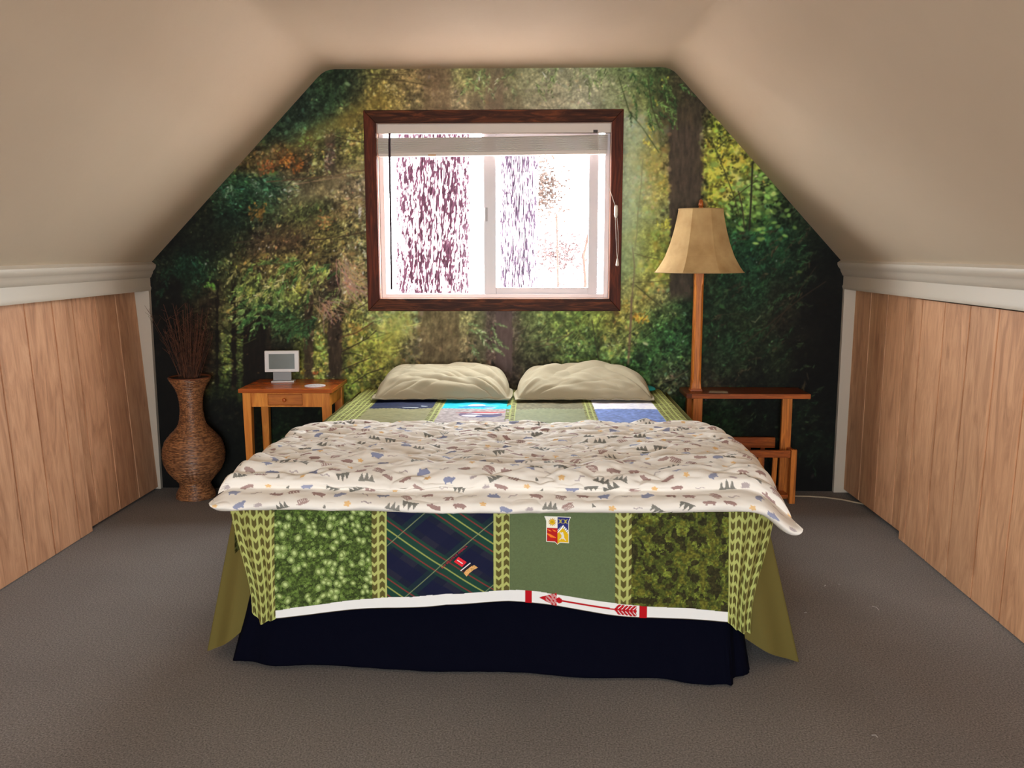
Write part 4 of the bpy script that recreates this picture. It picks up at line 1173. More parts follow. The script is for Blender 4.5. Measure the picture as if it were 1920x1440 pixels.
# ------------------------------------------------------------------ navy bed skirt
def bedskirt():
    bot = [(-.66, -.06), (-.69, -1.0), (-.715, -1.93), (-.722, -1.985), (-.70, -2.030), (-.60, -2.06), (-.40, -2.06), (-.10, -2.075), (.20, -2.085), (.50, -2.105), (.68, -2.130), (.765, -2.142), (.790, -2.128), (.800, -2.085), (.850, -2.068), (.862, -2.03), (.855, -1.6), (.84, -.06)]
    top = [(BXC - .735, -.06), (BXC - .735, -1.0), (BXC - .735, -1.93), (BXC - .733, -1.99), (BXC - .70, -2.030), (-.56, -2.036), (-.38, -2.036), (-.10, -2.036), (.20, -2.036), (.50, -2.036), (.66, -2.036), (.75, -2.036), (.78, -2.034), (.80, -2.02), (.815, -2.0), (.822, -1.97), (.822, -1.6), (.82, -.06)]
    def dense(p, n=420):
        p = np.array(p); d = np.r_[0, np.cumsum(np.hypot(*np.diff(p, axis=0).T))]
        # same parameter for both: index based
        u = np.linspace(0, len(p) - 1, n)
        q = np.stack([np.interp(u, range(len(p)), p[:, 0]), np.interp(u, range(len(p)), p[:, 1])], 1)
        k = np.ones(9) / 9; qq = q.copy()
        for a in range(2): qq[4:-4, a] = np.convolve(q[:, a], k, 'valid')
        return qq
    B, T = dense(bot), dense(top)
    v = np.linspace(0, 1, 40)[:, None]
    f = v ** 1.3
    X = T[None, :, 0] * (1 - f) + B[None, :, 0] * f; Y = T[None, :, 1] * (1 - f) + B[None, :, 1] * f
    u = np.linspace(0, 60, B.shape[0])[None, :]
    Y = Y - .006 * np.sin(u * 1.1) * f; X = X + .004 * np.sin(u * .8 + 1) * f
    Y = Y + (NZ.fbm(u * .6 + 0 * v, v * 2.5 + 0 * u, 3) - .5) * .02 * f
    hemz = .006 + .010 * np.interp(u, [0, 8, 18, 24, 40, 60], [.5, .3, 1.3, .5, .2, .3])
    Z = .335 + (hemz - .335) * v
    o = grid('bed_skirt', np.stack([X, Y, Z + 0 * X], -1), plain('navy_cloth', (.0020, .0023, .0075, 1), .95, .3, 500, spec=.05), flip=False)
    m = o.modifiers.new('thick', 'SOLIDIFY'); m.thickness = .002; m.offset = 1
    tag(o, 'navy blue cloth skirt hanging to the carpet round the foot of the bed', 'bed skirt')
bedskirt()

# ------------------------------------------------------------------ duvet
def duvet():
    # cross-section from the underside at the back, over the top, folded front, back underneath: (y, z, extra)
    prof = [(-1.20, .562), (-1.16, .565), (-1.140, .574), (-1.148, .586), (-1.18, .595), (-1.27, .602), (-1.42, .606), (-1.60, .610), (-1.80, .616), (-1.94, .622), (-2.02, .624), (-2.075, .616),
            (-2.105, .600), (-2.108, .586), (-2.098, .578), (-2.110, .574), (-2.140, .570), (-2.168, .558), (-2.176, .543), (-2.164, .530), (-2.135, .525), (-2.10, .530), (-2.00, .558), (-1.60, .561), (-1.25, .561)]
    prof = np.array(prof)
    d = np.r_[0, np.cumsum(np.hypot(*np.diff(prof, axis=0).T))]
    L = d[-1]
    # dense where it shows
    u = np.r_[np.arange(0, d[20], .0022), np.arange(d[20], L, .02), L]
    # smooth curve
    Yp = np.interp(u, d, prof[:, 0]); Zp = np.interp(u, d, prof[:, 1])
    nvis = int(d[20] / .0022)
    def sm(a, k):
        b = a.copy(); w_ = np.ones(k) / k; h = k // 2
        b[h:nvis - h] = np.convolve(a[:nvis], w_, 'valid'); return b
    for _ in range(2): Yp = sm(Yp, 9); Zp = sm(Zp, 9)
    xs = np.r_[np.linspace(-1, 1, 800)]
    e = xs
    U, K = np.meshgrid(e, u)
    Y = np.interp(K, u, Yp); Z = np.interp(K, u, Zp)
    xl = np.interp(-Y, [1.14, 1.16, 1.20, 1.28, 1.40, 1.55, 1.9, 2.08, 2.2], [-.58, -.63, -.672, -.695, -.700, -.690, -.685, -.705, -.712])
    xr = np.interp(-Y, [1.14, 1.16, 1.20, 1.30, 1.42, 1.65, 1.83, 1.96, 2.08, 2.2], [.77, .82, .865, .905, .930, .952, .942, .928, .935, .950])
    # soft waviness of the outline, notch between the layers
    xl = xl + (NZ.fbm(Y * 6, Z * 0 + 2, 3) - .5) * .035 + .018 * np.exp(-((Y + 2.1) / .015) ** 2) * (Z > .57) * (Z < .59)
    xr = xr + (NZ2.fbm(Y * 6, Z * 0 + 2, 3) - .5) * .040 - .030 * np.exp(-((Y + 1.95) / .03) ** 2)
    xm = (xl + xr) / 2; hw = (xr - xl) / 2
    # pinch the thickness at the sides
    dist = (1 - np.abs(U)) * hw
    pin = np.sqrt(np.clip(1 - (1 - np.clip(dist / .055, 0, 1)) ** 2, 0, 1))
    zmid = np.where(Y > -2.02, .586, .578 + 0 * Y)
    Zs = zmid + (Z - zmid) * (.06 + .94 * pin)
    X = xm + U * hw
    # droop outside the bed edge
    over = smooth01((np.abs(X - BXC - .01) - .742) / .16)
    front = smooth01((-Y - 1.3) / .8)
    Zs = Zs - over * (.012 + .060 * front)
    tipz = smooth01((X - .80) / .13) * smooth01((-Y - 2.0) / .12); Zs = Zs - tipz * .030
    # wrinkles
    top = (K < d[12]).astype(float)
    wr = (np.abs(NZ.fbm(X * 4.5 + 3, Y * 9, 4, .55) - .5) * 2) ** .8
    wr2 = NZ2.fbm(X * 7, Y * 14 + 5, 3) - .5
    vis = smooth01((K - d[1]) / .06) * smooth01((d[20] - K) / .05)
    Zs = Zs + vis * pin * ((wr - .30) * .036 + wr2 * .020) * np.where(K < d[13], 1, .35)
    # fold lines along the front rolls
    Y2 = Y - vis * (NZ3.fbm(X * 5, K * 20, 3) - .5) * .018 * smooth01((K - d[10]) / .08)
    Zs = Zs + smooth01((K - d[13]) / .05) * (NZ.fbm(X * 2.4 + 9, X * 0, 2) - .5) * .016
    # print raster
    A = X * 1000; B = K * 1000
    img = np.zeros(X.shape + (3,)) + np.array([224., 219, 211])
    rnd = random.Random(21)
    step_x = (X[0, 1] - X[0, 0])
    xc = X[X.shape[0] // 2]
    COLR = dict(tree=(98, 98, 92), blue=(118, 126, 160), brown=(142, 112, 108), orange=(216, 172, 108), mauve=(158, 146, 150), grey=(108, 108, 106))
    def motif(kind, cx, cy, sz, ang, fl):
        r = sz * 1.3
        k0 = np.searchsorted(u, (cy - r) / 1000); k1 = np.searchsorted(u, (cy + r) / 1000)
        row = X[min(k0, X.shape[0]-1)] * 1000
        i0 = np.searchsorted(row, cx - r - 40); i1 = np.searchsorted(row, cx + r + 40)
        if k1 - k0 < 2 or i1 - i0 < 2: return
        a = (A[k0:k1, i0:i1] - cx) / sz; b = (B[k0:k1, i0:i1] - cy) / sz
        ca, sa = math.cos(ang), math.sin(ang); a, b = a * ca + b * sa, -a * sa + b * ca
        b = -b * fl
        al = .9; c = COLR['grey']
        if kind == 'trees':
            m = np.zeros(a.shape, bool)
            for tx, th in ((-.6, .55), (-.05, .8), (.5, .6)):
                m |= (b > -.4) & (b < th) & (np.abs(a - tx) < (th - b) / (th + .4) * .34)
            m |= (np.abs(b + .38) < .07) & (np.abs(a) < .9); c = COLR['tree']
        elif kind == 'tree':
            m = (b > -.5) & (b < .7) & (np.abs(a) < (.7 - b) * .33); c = COLR['tree']
        elif kind == 'beast':
            m = ((a / .75) ** 2 + (b / .38) ** 2 < 1) | (((a - .65) / .28) ** 2 + ((b - .18) / .2) ** 2 < 1) | ((b < 0) & (b > -.55) & (np.abs(np.abs(a) - .4) < .12)); c = COLR['blue']
        elif kind == 'bear':
            m = ((a / .8) ** 2 + ((b - .05) / .33) ** 2 < 1) | (((a + .7) / .3) ** 2 + ((b - .05) / .22) ** 2 < 1) | ((b < 0) & (b > -.42) & (np.abs(np.abs(a) - .5) < .13)); c = COLR['brown']
        elif kind == 'cabin':
            m = ((np.abs(a) < .7) & (b > -.45) & (b < .15) & ((b * 9) % 1 > .25)) | ((b >= .15) & (b < .5) & (np.abs(a) < .95 - (b - .15) * 1.2)); c = COLR['brown']
        elif kind == 'leaf':
            an = np.arctan2(b, a); rr_ = np.hypot(a, b); m = rr_ < .32 + .24 * np.abs(np.cos(an * 2.5)); c = COLR['orange']
        elif kind == 'hog':
            an = np.arctan2(b, a); rr_ = np.hypot(a, b * 1.5); m = (rr_ < .62 + .1 * np.cos(an * 17)) & (b > -.3); c = COLR['mauve']
        else:
            m = (np.abs(a) < .8) & (np.abs(b - .12 * np.sin(a * 6)) < .11); c = COLR['mauve']
        mm = (m * al * rnd.uniform(.85, 1))[..., None]
        img[k0:k1, i0:i1] = img[k0:k1, i0:i1] * (1 - mm) + np.array(c, float) * mm
    kinds = ['trees', 'beast', 'bear', 'leaf', 'cabin', 'hog', 'trees', 'line', 'tree', 'leaf', 'bear', 'trees']
    px = 62.0; py = 43.0
    nrow = int(d[20] * 1000 / py)
    for j in range(nrow):
        for i in range(-14, 18):
            cx = i * px + (j % 2) * px * .5 + rnd.gauss(0, 7); cy = j * py + 30 + rnd.gauss(0, 5)
            kd = kinds[(i * 5 + j * 7 + (i * j) % 3) % len(kinds)]
            motif(kd, cx, cy, {'leaf': 18, 'tree': 14, 'cabin': 22, 'bear': 22, 'beast': 23, 'trees': 25}.get(kd, 18) * rnd.uniform(.85, 1.1), rnd.gauss(0, .35), rnd.choice((1, 1, -1)))
    C = lin(img) * 1.18
    o = grid('duvet', np.stack([X, Y2, Zs], -1), M_DUVET, None, np.minimum(C, .88), flip=False)
    tag(o, 'white folded duvet printed with small trees, animals and orange leaves across the bed', 'duvet')
duvet()

# ------------------------------------------------------------------ pillows
def pillow(cx, y0, y1, hw, h, seed, label, rot=0.0, tilt=0.0):
    nz = Noise(seed)
    n = 220
    u = np.linspace(-1, 1, n); v = np.linspace(-1, 1, n)
    U, V = np.meshgrid(u, v)
    # rounded outline
    yc = (y0 + y1) / 2; hy = (y1 - y0) / 2
    sqx = U * (1 - .05 * V ** 2 - .02 * V); sqy = V * (1 - .06 * (1 - np.abs(U) ** 2) * (V < 0) )
    X = cx + sqx * hw * (1 - .06 * smooth01((V + .2) / 1.2)) ; Y = yc + sqy * hy
    Uc = np.clip(np.abs(U) / .955, 0, 1); Vc = np.clip(np.abs(V) / .955, 0, 1)
    prof = (1 - Uc ** 6.5) ** .46 * (1 - Vc ** 2.8) ** .50
    skew = .80 + .28 * V
    # folds radiating from the lower corners and the seam
    wr = 0
    for (ax, ay, w_, ph) in ((1.15, -1.25, 5, 0.3), (-1.15, -1.25, 4.5, 1.2), (.3, 1.7, 3, 2.0)):
        an = np.arctan2(V - ay, U - ax); rr = np.hypot(U - ax, V - ay)
        wr = wr + np.abs(nz.fbm(an * w_ + 10, rr * 1.2 + ph, 2) - .5) * np.exp(-rr * .75)
    fold = (wr - .12) * .19 + (nz.fbm(U * 2.2, V * 3, 3) - .5) * .018
    flange = np.clip((np.maximum(np.abs(U), np.abs(V)) - .93) / .07, 0, 1)
    Zt = .566 + .004 + h * prof * skew + fold * prof ** .6 * .62
    Zt = Zt + flange * .004 * np.sin(U * 23 + V * 5 + seed)
    Zb = .5635 + .004 * (nz.fbm(U * 3, V * 3, 2)) - 0 * prof
    top = np.stack([X, Y, Zt], -1); bot = np.stack([X, Y, np.minimum(Zb, Zt - .002)], -1)
    c, s = math.cos(rot), math.sin(rot)
    for P in (top, bot):
        dx = P[..., 0] - cx; dy = P[..., 1] - yc
        P[..., 0] = cx + dx * c - dy * s; P[..., 1] = yc + dx * s + dy * c
    V_ = np.concatenate([top.reshape(-1, 3), bot.reshape(-1, 3)]); F = grid_faces(n, n); F2 = F[:, ::-1] + n * n
    idx = np.arange(n * n).reshape(n, n); ring = np.concatenate([idx[0, :-1], idx[:-1, -1], idx[-1, ::-1][:-1], idx[::-1, 0][:-1]])
    r2 = np.roll(ring, -1); side = np.stack([ring, ring + n * n, r2 + n * n, r2], 1)
    o = fast_mesh('pillow', V_, np.concatenate([F, F2, side]), M_PIL)
    return tag(o, label, 'pillow', 'pillows at the head of the bed')
M_PIL = plain('pillowcase_taupe', (.40, .345, .235, 1), .9, .15, 600, spec=.1)
pillow(-.226, -.50, -.035, .332, .146, 41, 'pale taupe pillow at the left, lit brighter by the window')
pillow(.444, -.50, -.045, .332, .142, 52, 'taupe pillow at the right, with creases across its front')
# teal cushion behind the right pillow
def teal():
    n = 40; th = np.linspace(0, 2 * np.pi, n, endpoint=False); ph = np.linspace(-math.pi / 2, math.pi / 2, 20)
    TH, PH = np.meshgrid(th, ph)
    sx = np.sign(np.cos(TH)) * np.abs(np.cos(TH)) ** .6; sy = np.sign(np.sin(TH)) * np.abs(np.sin(TH)) ** .6
    r = np.cos(PH) ** .5
    P = np.stack([.742 + .075 * sx * r, -.150 + .075 * sy * r, .5685 + .0105 * np.sin(PH) * (1 - .25 * sx)], -1)
    o = grid('folded_cloth', P, plain('teal_cloth', lc(10, 120, 115, 1.3), .8, .1, 300), wrapx=True)
    tag(o, 'teal folded cloth peeking out behind the right pillow', 'cloth')
teal()

# ------------------------------------------------------------------ nightstand
W_HONEY = wood('honey_pine', lc(170, 92, 28, 1.5), lc(205, 135, 55, 1.5), (30, 30, 4), .35, 1, bump=.05)
W_TOP = wood('cherry_top', lc(140, 62, 18, 1.3), lc(178, 92, 34, 1.3), (5, 40, 40), .22, 1, bump=.04)
def nightstand():
    root = empty('nightstand', (-.99, -.19, 0), 'small honey coloured wooden side table with one drawer beside the vase', 'nightstand')
    x0, x1, y0, y1, zt = -1.222, -.764, -.365, -.022, .592
    MB().box(x0, x1, y0, y1, zt - .020, zt).build('tabletop', W_TOP, root, bevel=.003)
    lx0, lx1, ly0, ly1 = x0 + .016, x1 - .016, y0 + .014, y1 - .012
    z1 = zt - .0205; za = zt - .100
    for x in (lx0, lx1 - .040):
        for y in (ly0, ly1 - .040):
            cx, cy = x + .02, y + .02
            b = [(cx - .014, cy - .014, 0), (cx + .014, cy - .014, 0), (cx + .014, cy + .014, 0), (cx - .014, cy + .014, 0)]
            m_ = [(x, y, za), (x + .04, y, za), (x + .04, y + .04, za), (x, y + .04, za)]
            t = [(x, y, z1), (x + .04, y, z1), (x + .04, y + .04, z1), (x, y + .04, z1)]
            mb = MB(); mb.add(b + m_ + t, [(0,3,2,1), (0,1,5,4), (1,2,6,5), (2,3,7,6), (3,0,4,7), (4,5,9,8), (5,6,10,9), (6,7,11,10), (7,4,8,11), (8,9,10,11)])
            mb.build('leg', W_HONEY, root, bevel=.0015)
    # aprons
    dx0, dx1 = -1.085, -.915; dz0, dz1 = .510, .565
    MB().box(lx0 + .041, dx0, ly0 + .006, ly0 + .022, za + .01, z1).box(dx1, lx1 - .041, ly0 + .006, ly0 + .022, za + .01, z1)\
        .box(dx0, dx1, ly0 + .006, ly0 + .022, za + .01, dz0).box(dx0, dx1, ly0 + .006, ly0 + .022, dz1, z1).build('apron', W_HONEY, root)
    for x in (lx0 + .006, lx1 - .022):
        MB().box(x, x + .016, ly0 + .041, ly1 - .041, za + .01, z1).build('apron', W_HONEY, root)
    MB().box(lx0 + .041, lx1 - .041, ly1 - .022, ly1 - .006, za + .01, z1).build('apron', W_HONEY, root)
    d = MB().box(dx0 + .0015, dx1 - .0015, ly0 + .0045, ly0 + .24, dz0 + .0015, dz1 - .0015).build('drawer', wood('drawer_front', lc(150, 78, 26, 1.4), lc(185, 112, 44, 1.4), (5, 40, 40), .35), root, bevel=.002)
    MB().lathe([(.001, -.018), (.008, -.017), (.010, -.012), (.007, -.006), (.004, 0)], (0, 0, 0), 16)
    k = MB()
    for (r, yy) in ((.001, -.022), (.007, -.021), (.0100, -.015), (.008, -.008), (.0045, -.003), (.0045, .006)):
        for i in range(14):
            a = 2 * math.pi * i / 14; k.v.append(((dx0 + dx1) / 2 + r * math.cos(a), ly0 + .0045 + yy, (dz0 + dz1) / 2 + r * math.sin(a)))
    for j in range(5):
        for i in range(14): k.f.append((j*14+i, j*14+(i+1) % 14, (j+1)*14+(i+1) % 14, (j+1)*14+i))
    k.build('knob', W_TOP, d, smooth=True)
nightstand()
def photo_frame():
    zt = .592
    c = Vector((-1.075, -.115, zt))
    root = empty('digital_frame', tuple(c), 'silver-white framed small grey screen on a foot, on the side table', 'screen')
    ca, sa = math.cos(math.radians(6)), math.sin(math.radians(6))
    def T(p):   # local -> world: slight turn, lean back
        x, y, z = p; y2 = y + z * .10
        return (c.x + x * ca - y2 * sa, c.y + x * sa + y2 * ca, c.z + z)
    def bx(name, x0, x1, y0, y1, z0, z1, mat, par, bev=.0015):
        b = [T(p) for p in ((x0, y0, z0), (x1, y0, z0), (x1, y1, z0), (x0, y1, z0))]; t = [T(p) for p in ((x0, y0, z1), (x1, y0, z1), (x1, y1, z1), (x0, y1, z1))]
        return MB().hexa(b, t).build(name, mat, par, bevel=bev)
    sil = plain('silver_plastic', (.72, .70, .68, 1), .35); gr = plain('grey_plastic', (.22, .22, .22, 1), .4); scr = plain('dull_screen', (.115, .13, .11, 1), .25, var=.1)
    b = bx('bezel', -.086, .086, -.012, .012, .050, .158, sil, root, .003)
    bx('screen', -.064, .064, -.0145, -.0122, .066, .142, scr, b, .0005)
    bx('neck', -.046, .046, -.006, .010, .006, .0495, gr, root)
    bx('foot', -.052, .062, -.03, .03, .0003, .006, sil, root)
photo_frame()
o = MB().lathe([(.0, 0), (.050, 0), (.0515, .0015), (.051, .003), (.0, .003)], (-.872, -.262, .5924), 40).build('coaster', None, None, smooth=True)
mc, nt, b = newmat('coaster_print')
tc = nt.nodes.new('ShaderNodeTexCoord'); vn = nt.nodes.new('ShaderNodeTexVoronoi'); vn.inputs['Scale'].default_value = 60; nt.links.new(tc.outputs['Object'], vn.inputs['Vector'])
rp = nt.nodes.new('ShaderNodeValToRGB'); rp.color_ramp.elements[0].position = .18; rp.color_ramp.elements[0].color = (.35, .3, .45, 1); rp.color_ramp.elements[1].position = .3; rp.color_ramp.elements[1].color = (.82, .78, .8, 1)
nt.links.new(vn.outputs['Distance'], rp.inputs['Fac']); nt.links.new(rp.outputs['Color'], b.inputs['Base Color'])
o.data.materials.clear(); o.data.materials.append(mc)
tag(o, 'round white coaster lying on the side table in front of the screen', 'coaster')

# ------------------------------------------------------------------ wicker vase with twigs
VC = (-1.528, -.178)
def vase():
    root = empty('wicker_vase', (VC[0], VC[1], 0), 'tall brown wicker floor vase with round belly holding twigs', 'vase')
    prof = np.array([(0, .094), (.008, .098), (.03, .094), (.055, .078), (.075, .074), (.10, .094), (.14, .128), (.18, .147), (.22, .153), (.26, .150), (.30, .136), (.335, .108), (.36, .082), (.385, .066), (.42, .059), (.46, .055), (.50, .056), (.54, .064), (.575, .078), (.60, .093), (.615, .102), (.622, .104)])
    zs = np.linspace(0, .622, 330)
    # smooth interpolation
    rr = np.interp(zs, prof[:, 0], prof[:, 1]); k = np.ones(13) / 13; rr[6:-6] = np.convolve(rr, k, 'valid')
    n = 260; th = np.linspace(0, 2 * np.pi, n, endpoint=False); TH, ZZ = np.meshgrid(th, zs)
    row = np.sin(ZZ * 2 * np.pi / .0065)
    wv = .0016 * row * (1 + .3 * np.sin(TH * 40)) + (NZ.fbm(TH * 2.5, ZZ * 150, 3, .7) - .5) * .004
    R = rr[:, None] + wv
    P = np.stack([VC[0] + R * np.cos(TH), VC[1] + R * np.sin(TH), ZZ + .001], -1)
    st = .5 * NZ2.fbm(TH * 2.5, ZZ * 260, 3, .7) + .5 * NZ3(TH * 14, ZZ * 330)
    t = smooth01((st - .36) / .3)[..., None] * smooth01((row + 1.4) / 1.5)[..., None]
    C = lin((96, 60, 38)) * (1 - t) * 1.1 + lin((162, 110, 70)) * t * 1.35
    o = grid('woven_body', P, M_WICKER, root, C, wrapx=True)
    # inner liner and rim
    m = plain('vase_inside', (.02, .012, .008, 1), .9)
    MB().lathe([(.05, .42), (.05, .50), (.070, .575), (.097, .618)], (VC[0], VC[1], 0), 40).build('inner_wall', m, root, smooth=True)
    pts = [(VC[0] + .1 * math.cos(a), VC[1] + .1 * math.sin(a), .622) for a in np.linspace(0, 2 * math.pi, 49)]
    MB().tube(pts, .005, 8).build('rim', plain('rim_brown', lc(95, 50, 28, 1.3), .5), root, smooth=True)
vase()
def twigs():
    rr = random.Random(12)
    root = empty('dried_twigs', (VC[0], VC[1], .43), 'bundle of fine reddish brown dried twigs standing in the wicker vase', 'twigs')
    m1 = plain('twig_red', lc(92, 54, 36, 1.0), .9, var=.4, vscale=60); m2 = plain('twig_dark', lc(58, 36, 25, 1.0), .9)
    for b in range(90):
        a = rr.uniform(0, 2 * math.pi); sp = rr.random() ** .8 * .12
        p = Vector((VC[0] + rr.gauss(0, .013), VC[1] + rr.gauss(0, .010), .435))
        L = rr.uniform(.28, .50)
        tip = Vector((VC[0] + math.cos(a) * sp * 1.15, VC[1] + .02 + math.sin(a) * sp * .55, .50 + L))
        if tip.y > -.01: tip.y = -.012
        if b in (3, 4): tip = Vector((VC[0] - .20, VC[1] + .02, .93 + .03 * (b - 3)))
        mid = p.lerp(tip, .45) + Vector((rr.gauss(0, .008), rr.gauss(0, .006), 0)); mid.x = VC[0] + (mid.x - VC[0]) * .72; mid.y = VC[1] + (mid.y - VC[1]) * .6
        m = MB(); m.tube([p, mid, tip.lerp(mid, .4), tip], [.0016, .0014, .001, .0006], 5)
        for _ in range(6):
            q = mid.lerp(tip, rr.uniform(.15, .95)); d = Vector((rr.gauss(0, .018), rr.gauss(0, .008), rr.uniform(.01, .045)))
            e = q + d
            if e.y > -.008: e.y = -.008
            m.tube([q, e], [.0009, .0005], 4)
        m.build('twig', m1 if b % 3 else m2, root)
twigs()

# ------------------------------------------------------------------ floor lamp with table and magazine rack
def floor_lamp():
    root = empty('floor_lamp', (1.02, -.13, 0), 'oak floor lamp with built-in table, slatted rack and bell-shaped tan shade', 'lamp')
    W1 = wood('oak_post', lc(120, 62, 18, 1.8), lc(185, 112, 42, 1.8), (70, 70, 4), .4, 1, lc(155, 88, 30, 1.8), bump=.1)
    W1h = wood('oak_rail', lc(105, 48, 14, 1.6), lc(165, 88, 30, 1.6), (5, 60, 60), .35, 1, lc(135, 66, 22, 1.6), bump=.1)
    W2 = wood('oak_top', lc(62, 26, 10, 1.7), lc(95, 44, 16, 1.7), (4, 50, 50), .28, 1, bump=.05)
    LX, LY = 1.018, -.150
    zt = .556
    MB().box(.957, 1.565, -.245, -.028, zt - .024, zt).build('tabletop', W2, root, bevel=.003)
    MB().box(.985, 1.563, -.2475, -.2455, zt - .0235, zt - .001).build('edge_strip', W1h, root)
    # lower post in front, plinth collar
    MB().box(LX - .026, LX + .020, -.244, -.2, .0, zt - .0245).build('leg', W1, root, bevel=.002)
    MB().box(LX - .026, LX + .020, -.075, -.031, .0, zt - .0245).build('leg', W1, root, bevel=.002)
    MB().hexa([(LX - .031, LY - .031, zt), (LX + .031, LY - .031, zt), (LX + .031, LY + .031, zt), (LX - .031, LY + .031, zt)],
              [(LX - .028, LY - .028, zt + .014), (LX + .028, LY - .028, zt + .014), (LX + .028, LY + .028, zt + .014), (LX - .028, LY + .028, zt + .014)]).build('collar', W1h, root, bevel=.003)
    # tapered pole with chamfered corners
    def octo(h, c, z): return [(LX + a * h, LY + b * h, z) for a, b in ((-1, -1 + c), (-1 + c, -1), (1 - c, -1), (1, -1 + c), (1, 1 - c), (1 - c, 1), (-1 + c, 1), (-1, 1 - c))]
    mb = MB(); rings = [octo(.0255, .12, zt + .014), octo(.0235, .2, zt + .04), octo(.0235, .45, zt + .06), octo(.0225, .45, 1.08), octo(.0225, .2, 1.10), octo(.0225, .2, 1.16), octo(.012, .5, 1.17), octo(.008, .5, 1.19)]
    for q in rings: mb.v += q
    for i in range(len(rings) - 1):
        for k in range(8): mb.f.append((i*8+k, i*8+(k+1) % 8, (i+1)*8+(k+1) % 8, (i+1)*8+k))
    mb.f.append(tuple(range(8))[::-1]); mb.f.append(tuple(8 * (len(rings) - 1) + k for k in range(8)))
    mb.build('pole', W1, root)
    metal = plain('lamp_brass', (.35, .25, .12, 1), .35, metal=.8)
    MB().lathe([(.012, 1.19), (.016, 1.20), (.018, 1.235), (.014, 1.25)], (LX, LY, 0), 16).build('socket', metal, root, smooth=True)
    MB().lathe([(.004, 1.25), (.015, 1.27), (.028, 1.31), (.030, 1.33), (.022, 1.355), (.004, 1.365)], (LX, LY, 0), 18).build('bulb', plain('bulb_white', (.8, .78, .74, 1), .3), root, smooth=True)
    for s in (-1, 1):
        MB().tube([(LX + s * .016, LY, 1.215), (LX + s * .045, LY, 1.26), (LX + s * .05, LY, 1.33), (LX + s * .035, LY, 1.41), (LX, LY, 1.450)], .0018, 6).build('harp', metal, root, smooth=True)
    MB().lathe([(.010, 0), (.013, .004), (.010, .012), (.013, .018), (.011, .030), (.0095, .040), (.003, .046)], (LX, LY, 1.452), 16).build('finial', W1h, root, smooth=True)
    # bell shade with flat panels
    m, nt, b = newmat('parchment_shade')
    tc = nt.nodes.new('ShaderNodeTexCoord'); n = nt.nodes.new('ShaderNodeTexNoise'); n.inputs['Scale'].default_value = 9; n.inputs['Detail'].default_value = 6; nt.links.new(tc.outputs['Object'], n.inputs['Vector'])
    r = nt.nodes.new('ShaderNodeValToRGB'); r.color_ramp.elements[0].position = .3; r.color_ramp.elements[1].position = .7
    r.color_ramp.elements[0].color = (.40, .245, .10, 1); r.color_ramp.elements[1].color = (.62, .43, .20, 1)
    nt.links.new(n.outputs['Fac'], r.inputs['Fac']); nt.links.new(r.outputs['Color'], b.inputs['Base Color']); b.inputs['Roughness'].default_value = .8; b.inputs['Specular IOR Level'].default_value = .2
    b.inputs['Transmission Weight'].default_value = 0
    zsh = np.linspace(0, 1, 24)
    rad = np.interp(zsh, [0, .1, .25, .45, .65, .85, 1], [.226, .203, .176, .152, .134, .120, .112])
    k8 = 8; mb = MB(); ringn = k8 * 4
    def ring(R, z):
        out = []
        for i in range(k8):
            a0 = 2 * math.pi * (i + .35) / k8; a1 = 2 * math.pi * (i + 1.35) / k8
            for j in range(4):
                t = j / 4; x = math.cos(a0) * (1-t) + math.cos(a1) * t; y = math.sin(a0) * (1-t) + math.sin(a1) * t
                bl = 1 + .030 * math.sin(math.pi * t)
                out.append((LX + R * x * bl, LY + .0 + R * y * bl * .93, z))
        return out
    LYs = LY
    for i, z in enumerate(zsh): mb.v += ring(rad[i] * 1.0, 1.146 + z * .306)
    for i in range(len(zsh) - 1):
        for k in range(ringn): mb.f.append((i*ringn+k, i*ringn+(k+1) % ringn, (i+1)*ringn+(k+1) % ringn, (i+1)*ringn+k))
    sh = mb.build('lamp_shade', m, root)
    # keep clear of the mural
    for v in sh.data.vertices:
        if v.co.y > -.008: v.co.y = -.008
    sh.data.polygons.foreach_set('use_smooth', [False] * len(sh.data.polygons))
    md = sh.modifiers.new('thick', 'SOLIDIFY'); md.thickness = .0022
    for zz, R in ((1.147, .2265), (1.451, .1125)):
        pts = [p for p in ring(R, zz)]; pts.append(pts[0])
        pts = [(p[0], min(p[1], -.010), p[2]) for p in pts]
        MB().tube(pts, .0022, 6).build('shade_trim', plain('trim_tan', (.42, .27, .12, 1), .8), sh, smooth=True)
    for k in range(3):
        a = k * 2.094 + .4
        MB().tube([(LX, LY, 1.450), (LX + .108 * math.cos(a), LY + .1 * math.sin(a), 1.449)], .0015, 6).build('shade_spider', metal, sh)
    # right end: wide upright board and rack
    MB().box(1.455, 1.505, -.150, -.128, .0, zt - .0245).build('end_board', W1, root, bevel=.002)
    MB().box(LX + .0205, 1.452, -.062, -.044, .245, .300).build('rear_rail', W1h, root, bevel=.002)
    MB().box(LX + .0205, 1.480, -.243, -.225, .236, .272).build('front_rail', W1h, root, bevel=.002)
    MB().box(1.483, 1.512, -.243, -.215, .0, .275).build('corner_post', W1, root, bevel=.002)
    MB().box(1.483, 1.512, -.066, -.040, .0, .275).build('corner_post', W1, root, bevel=.002)
    MB().box(1.485, 1.509, -.2145, -.0665, .24, .268).build('end_rail', W1h, root, bevel=.002)
    for i in range(6):
        x = 1.405 - .072 * i
        MB().hexa([(x - .012, -.232, .045), (x + .010, -.232, .045), (x + .010, -.222, .045), (x - .012, -.222, .045)], [(x - .010, -.240, .2355), (x + .013, -.240, .2355), (x + .013, -.229, .2355), (x - .010, -.229, .2355)]).build('slat', W1, root)
    for i in range(6):
        x = 1.39 - .072 * i
        MB().box(x - .011, x + .011, -.058, -.048, .045, .2445).build('slat', W1h, root)
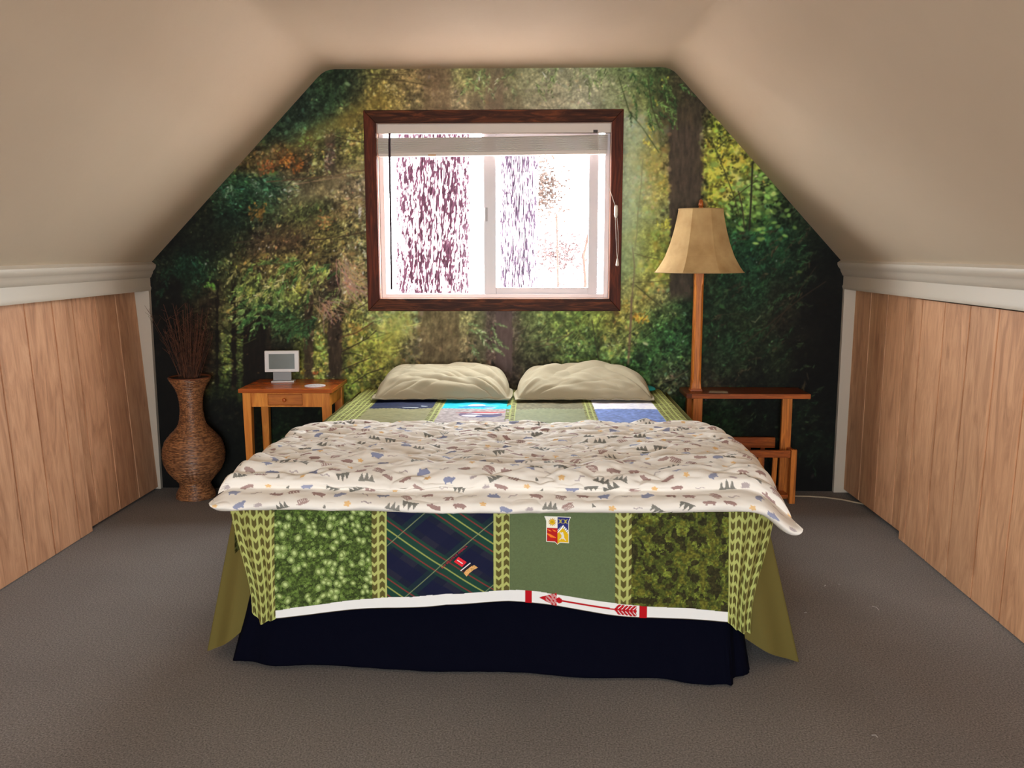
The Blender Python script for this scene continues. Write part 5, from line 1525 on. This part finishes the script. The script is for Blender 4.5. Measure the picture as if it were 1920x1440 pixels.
    MB().box(LX + .0205, 1.480, -.236, -.05, .030, .044).build('rack_bottom', W1h, root, bevel=.002)
    # switch button under the table
    MB().lathe([(.010, 0), (.010, .008), (.006, .010)], (1.055, -.23, zt - .0345), 12).build('switch', plain('black_plastic', (.02, .02, .02, 1), .4), root, smooth=True)
floor_lamp()
o = MB().add([(1.075, -.205, .5564), (1.165, -.222, .5564), (1.175, -.165, .5564), (1.090, -.150, .5564), (1.075, -.205, .5572), (1.165, -.222, .5572), (1.175, -.165, .5572), (1.090, -.150, .5572)],
             [(0,3,2,1),(4,5,6,7),(0,1,5,4),(1,2,6,5),(2,3,7,6),(3,0,4,7)]).build('paper_slip', plain('paper_cream', (.45, .38, .28, 1), .7))
tag(o, 'small paper slip lying on the lamp table beside the pole', 'paper')

# cord along the floor
pts = [(1.15, -.15, .004), (1.30, -.11, .004), (1.45, -.10, .004), (1.548, -.112, .004), (1.62, -.116, .004), (1.70, -.135, .004), (1.77, -.175, .004), (1.82, -.222, .004), (1.85, -.25, .004)]
P = []
for i in range(len(pts) - 1):
    for t in (0, .33, .66): P.append(tuple(np.array(pts[i]) * (1-t) + np.array(pts[i+1]) * t))
P.append(pts[-1])
o = MB().tube(P, .0038, 8).build('power_cord', plain('cord_cream', (.42, .33, .22, 1), .6), smooth=True)
tag(o, 'cream power cord running over the carpet under the right panel', 'cord')
# bits of lint on the carpet
for i, (x, y, L, a, lab) in enumerate(((1.42, -1.57, .035, 1.9, 'longest curved white lint thread on the carpet near the right panel'), (1.15, -1.60, .010, .3, 'lint speck on the carpet left of the curved thread'), (1.30, -1.35, .012, 1.0, 'lint speck on the carpet beyond the curved thread, nearer the bed'),
                                    (1.36, -1.33, .008, .2, 'lint speck on the carpet beyond the curved thread, nearer the panel'), (1.10, -2.40, .016, 2.4, 'lint speck on the carpet in front of the bed at right'))):
    c, s = math.cos(a), math.sin(a)
    o = MB().tube([(x, y, .003), (x + c * L * .5 + s * .004, y + s * L * .5 - c * .004, .005), (x + c * L, y + s * L, .003)], .0011, 5).build('lint', plain('lint_white', (.5, .46, .44, 1), .9))
    tag(o, lab, 'lint', 'lint on the carpet')
